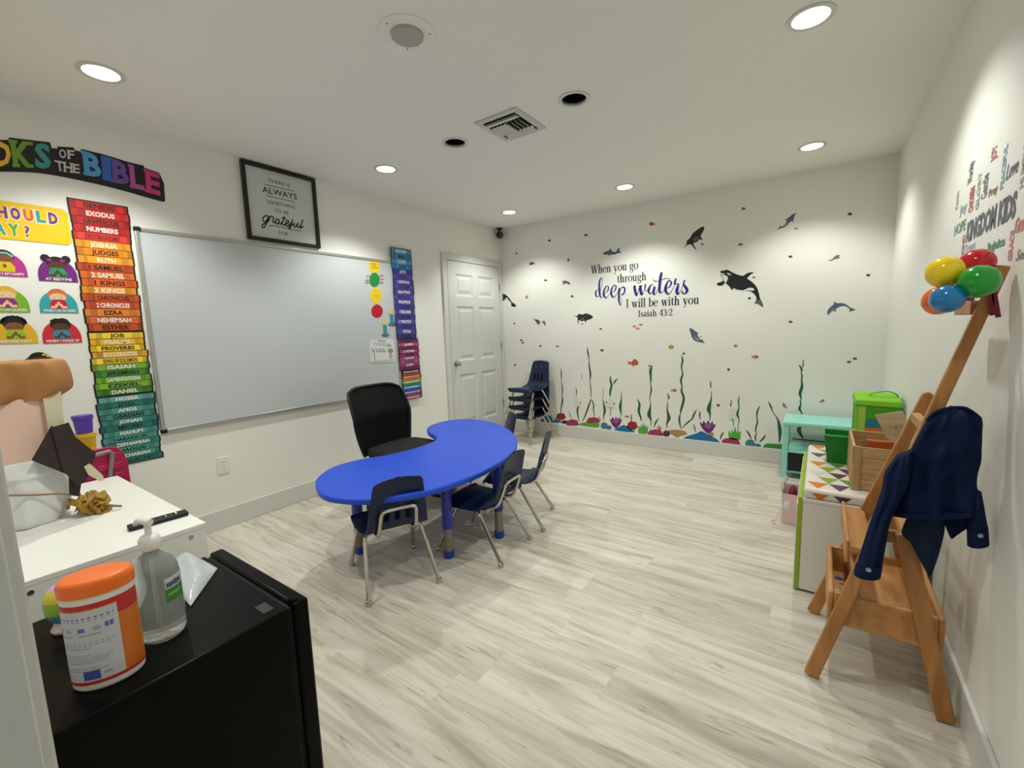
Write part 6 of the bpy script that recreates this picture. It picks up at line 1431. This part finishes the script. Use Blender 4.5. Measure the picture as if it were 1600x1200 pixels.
t = thing('paper_parcel', (px_-.10, (ya+yb_)/2, bz_), 'tall parcel of brown, pink and cream paper tied in white plastic on the cabinet', 'parcel')
yA, yB, yC, yD, yE = zz(113, 740).y, zz(108, 690).y, zz(107, 635).y, zz(113, 598).y, zz(110, 572).y
loft(MB(), [(ya+.006, bz_+.001, yb_-.012, bz_+.001, .24, -.12), (ya+.003, bz_+.02, yb_-.002, bz_+.03, .262, -.12), (ya+.002, bz_+.10, yA-.004, bz_+.10, .262, -.12), (ya+.006, bz_+.17, yA-.012, bz_+.17, .238, -.12), (ya+.002, zA-.06, yB-.002, zA-.06, .255, -.12), (ya+.006, zA-.01, yB-.008, zA-.01, .235, -.12)], fp, PLW, 40, 7, .008, 21, .3).build('plastic_wrap', parent=t, ang=180)
loft(MB(), [(ya+.012, zA-.08, yB-.015, zA-.08, .19, -.12), (ya+.012, zA, yB-.012, zA, .20, -.12), (ya+.012, zB+.01, yC-.008, zB+.01, .21, -.12)], fp, PINKP, 20, 5, .001, 22, .25).build('pink_paper', parent=t, ang=60)
z1_, z2_ = zA-.02, zB+.012
MB().prism([(yC-.080, z2_), (yC-.030, z2_), (yB-.026, z1_+.03), (yB-.020, z1_-.04), (yB-.065, z1_-.02)], frame((px_-.002, 0, 0), (0, 1, 0), (0, 0, 1)), .002, CREAM).build('cream_paper', parent=t)
loft(MB(), [(ya+.004, zB-.035, yC-.012, zB-.012, .225, -.12), (ya+.003, zB, yD, zB+.018, .26, -.12), (ya+.004, (zB+zC)/2+.01, yE, (zB+zC)/2+.01, .262, -.12), (ya+.006, zC-.01, yE-.012, zC-.006, .25, -.12), (ya+.03, zC, yE-.035, zC, .20, -.12)], fp, BROWN, 36, 7, .011, 23, .25).build('brown_paper_top', parent=t, ang=180)
tw = [zz(4, 764), zz(40, 764), zz(80, 762), zz(112, 765)]
MB().tube([(px_+.026, p.y, p.z) for p in tw], .0035, mat('twine', (150, 122, 92), .9), 6).build('twine', parent=t)
# dark brown paper square shapes with label
xg = px_+.035
t = thing('paper_graduation_cap', (xg, zz(100, 712).y, zz(100, 760).z), 'dark brown folded paper squares taped in front of the parcel above the mustard flower', 'paper craft')
DKB = mat('paper_dark_brown', (50, 38, 36), .7)
def gp(pts, x): return [(onx(a, b, x).y, onx(a, b, x).z) for a, b in pts]
MB().prism(gp([(49, 719), (80, 665), (97, 672), (114, 735), (104, 741)], xg), frame((xg, 0, 0), (0, 1, 0), (0, 0, 1)), .003, DKB).build('paper_square', parent=t)
MB().prism(gp([(80, 668), (107, 660), (118, 683), (150, 708), (134, 752), (120, 760), (98, 735)], xg+.008), frame((xg+.008, 0, 0), (0, 1, 0), (0, 0, 1)), .003, DKB).build('paper_square', parent=t)
MB().prism(gp([(107, 735), (128, 745), (124, 775), (108, 772)], xg+.002), frame((xg+.002, 0, 0), (0, 1, 0), (0, 0, 1)), .003, mat('paper_black', (26, 22, 22), .7)).build('paper_square', parent=t)
MB().bar((px_+.005, zz(100, 712).y, zz(100, 712).z), (xg+.008, zz(100, 712).y, zz(100, 712).z), .012, .012, DKB, side=(0, 1, 0)).build('paper_tab', parent=t)
MB().prism(gp([(131, 729), (140, 724), (160, 742), (163, 750), (156, 752), (138, 742)], xg+.013), frame((xg+.013, 0, 0), (0, 1, 0), (0, 0, 1)), .002, CREAM).build('cream_tag', parent=t)
# crumpled mustard paper flower resting on the cabinet
fc_ = onz(148, 800, zt_); fx_, fy_ = fc_.x+.0, fc_.y-.005
t = thing('paper_flower', (fx_, fy_, zt_), 'crumpled mustard paper flower lying on the cabinet in front of the parcel', 'paper flower')
rnd = random.Random(5)
for k in range(11):
    a = 2*math.pi*k/11+rnd.uniform(-.2, .2); tilt = rnd.uniform(.2, 1.1); R_ = Matrix.Rotation(a, 3, 'Z') @ Matrix.Rotation(tilt, 3, 'Y')
    r0 = rnd.uniform(.026, .044); vs = []; nu, nv = 7, 9; c = Vector((fx_, fy_, zt_+.030+rnd.uniform(0, .045))) 
    for i in range(nu):
        for j in range(nv):
            u = i/(nu-1); v = j/(nv-1)-.5; w = r0*(1.1+.5*math.sin(u*3)); p = Vector((r0*1.5*u, w*1.6*v, .012*math.sin(v*11+k)+.014*math.sin(u*7+v*5+k)*u))
            q = c + R_ @ p; q.z = max(q.z, zt_+.002); vs.append(q)
    fs = [(i*nv+j, i*nv+j+1, (i+1)*nv+j+1, (i+1)*nv+j) for i in range(nu-1) for j in range(nv-1)]
    MB().add(vs, fs, GOLD).build('petal', parent=t, solid=.0015, ang=50)
MB().ball((fx_, fy_, zt_+.036), (.030, .030, .034), GOLD, 12).build('flower_core', parent=t)
MB().tube([(fx_+.02, fy_+.02, zt_+.03), (fx_+.05, fy_+.055, zt_+.018), (fx_+.06, fy_+.075, zt_+.012)], [.006, .005, .004], mat('twig', (134, 106, 84), .8), 8).build('twig', parent=t)

# magenta toy cart between cabinet and whiteboard wall
MG = mat('toy_magenta', (176, 22, 76), .4); GT_ = mat('toy_grey', (128, 128, 130), .4); xc = .385
yr, zr = onx(204, 748, xc).y, onx(178, 697, xc).z; ym = yr-.115; hw = .115
t = thing('toy_cart', (.24, ym, 0), 'magenta plastic toy cart with grey handle behind the white cabinet', 'toy cart')
zb_ = zr-.30
prof = [(ym-hw, zb_), (yr, zb_), (yr, zr-.09), (yr-.012, zr-.04), (yr-.035, zr-.008), (yr-.06, zr), (ym-hw*.4, zr), (ym-hw*.85, zr-.025), (ym-hw, zr-.07)]
MB().prism(prof, frame((xc-.012, 0, 0), (0, 1, 0), (0, 0, 1)), .012, MG).build('basket_end', parent=t, bevel=.005, seg=3)
mb = MB()
for i in range(3):
    for j in range(4):
        y = yr-.042-i*.058; z = zr-.050-j*.052; mb.box(xc-.001, xc+.005, y-.020, y+.020, z-.016, z+.016, MG)
mb.build('basket_lattice', parent=t, bevel=.004)
for y in (ym-hw, yr-.012): MB().box(.09, xc-.012, y, y+.012, zb_, zr-.14, MG).build('basket_side', parent=t, bevel=.003)
MB().box(.09, xc-.012, ym-hw, yr, zb_-.012, zb_, MG).build('basket_floor', parent=t)
MB().box(.078, .09, ym-hw, yr, zb_-.012, zr-.14, MG).build('basket_end', parent=t, bevel=.004)
hz_ = onx(172, 706, xc+.03).z; hy_ = onx(172, 706, xc+.03).y
MB().tube([(xc+.002, hy_-.10, hz_-.02), (xc+.026, hy_-.075, hz_-.004), (xc+.030, hy_, hz_+.004), (xc+.030, hy_+.008, hz_-.012), (xc+.026, hy_-.012, hz_-.12), (xc+.002, hy_-.02, hz_-.16)], .009, GT_, 10).build('handle', parent=t)
for x in (.11, xc-.03):
    for y in (ym-hw+.03, yr-.03):
        MB().tube([(x, y, .03), (x, y, zb_-.01)], .008, GT_, 8).build('leg', parent=t)
        MB().lathe([(0, -.008), (.028, -.008), (.030, 0), (.028, .008), (0, .008)], (x, y, .030), BLACK, 16, Matrix.Rotation(math.pi/2, 3, 'X')).build('wheel', parent=t)

# stacked colour toy cups behind the parcel
cxs = .25; cys = onx(131, 668, cxs).y; ztop = onx(131, 648, cxs).z
t = thing('stacking_cups', (cxs, cys, zb_), 'tower of bright coloured stacking cups standing in the magenta toy cart', 'toy')
hcup = (ztop-zb_-.001)/5
for k, c in enumerate(((190, 30, 60), (200, 44, 50), (70, 140, 50), (224, 180, 40), (88, 60, 170))):
    r = .046-.002*k; z0 = zb_+.001+k*hcup
    MB().lathe([(0, z0+.0005), (r*.84, z0+.0005), (r*.98, z0+hcup*.75), (r*1.08, z0+hcup*.78), (r*1.08, z0+hcup*.98), (0, z0+hcup*.98)], (cxs, cys, 0), mat('cup_%d' % k, c, .4), 22).build('cup', parent=t)
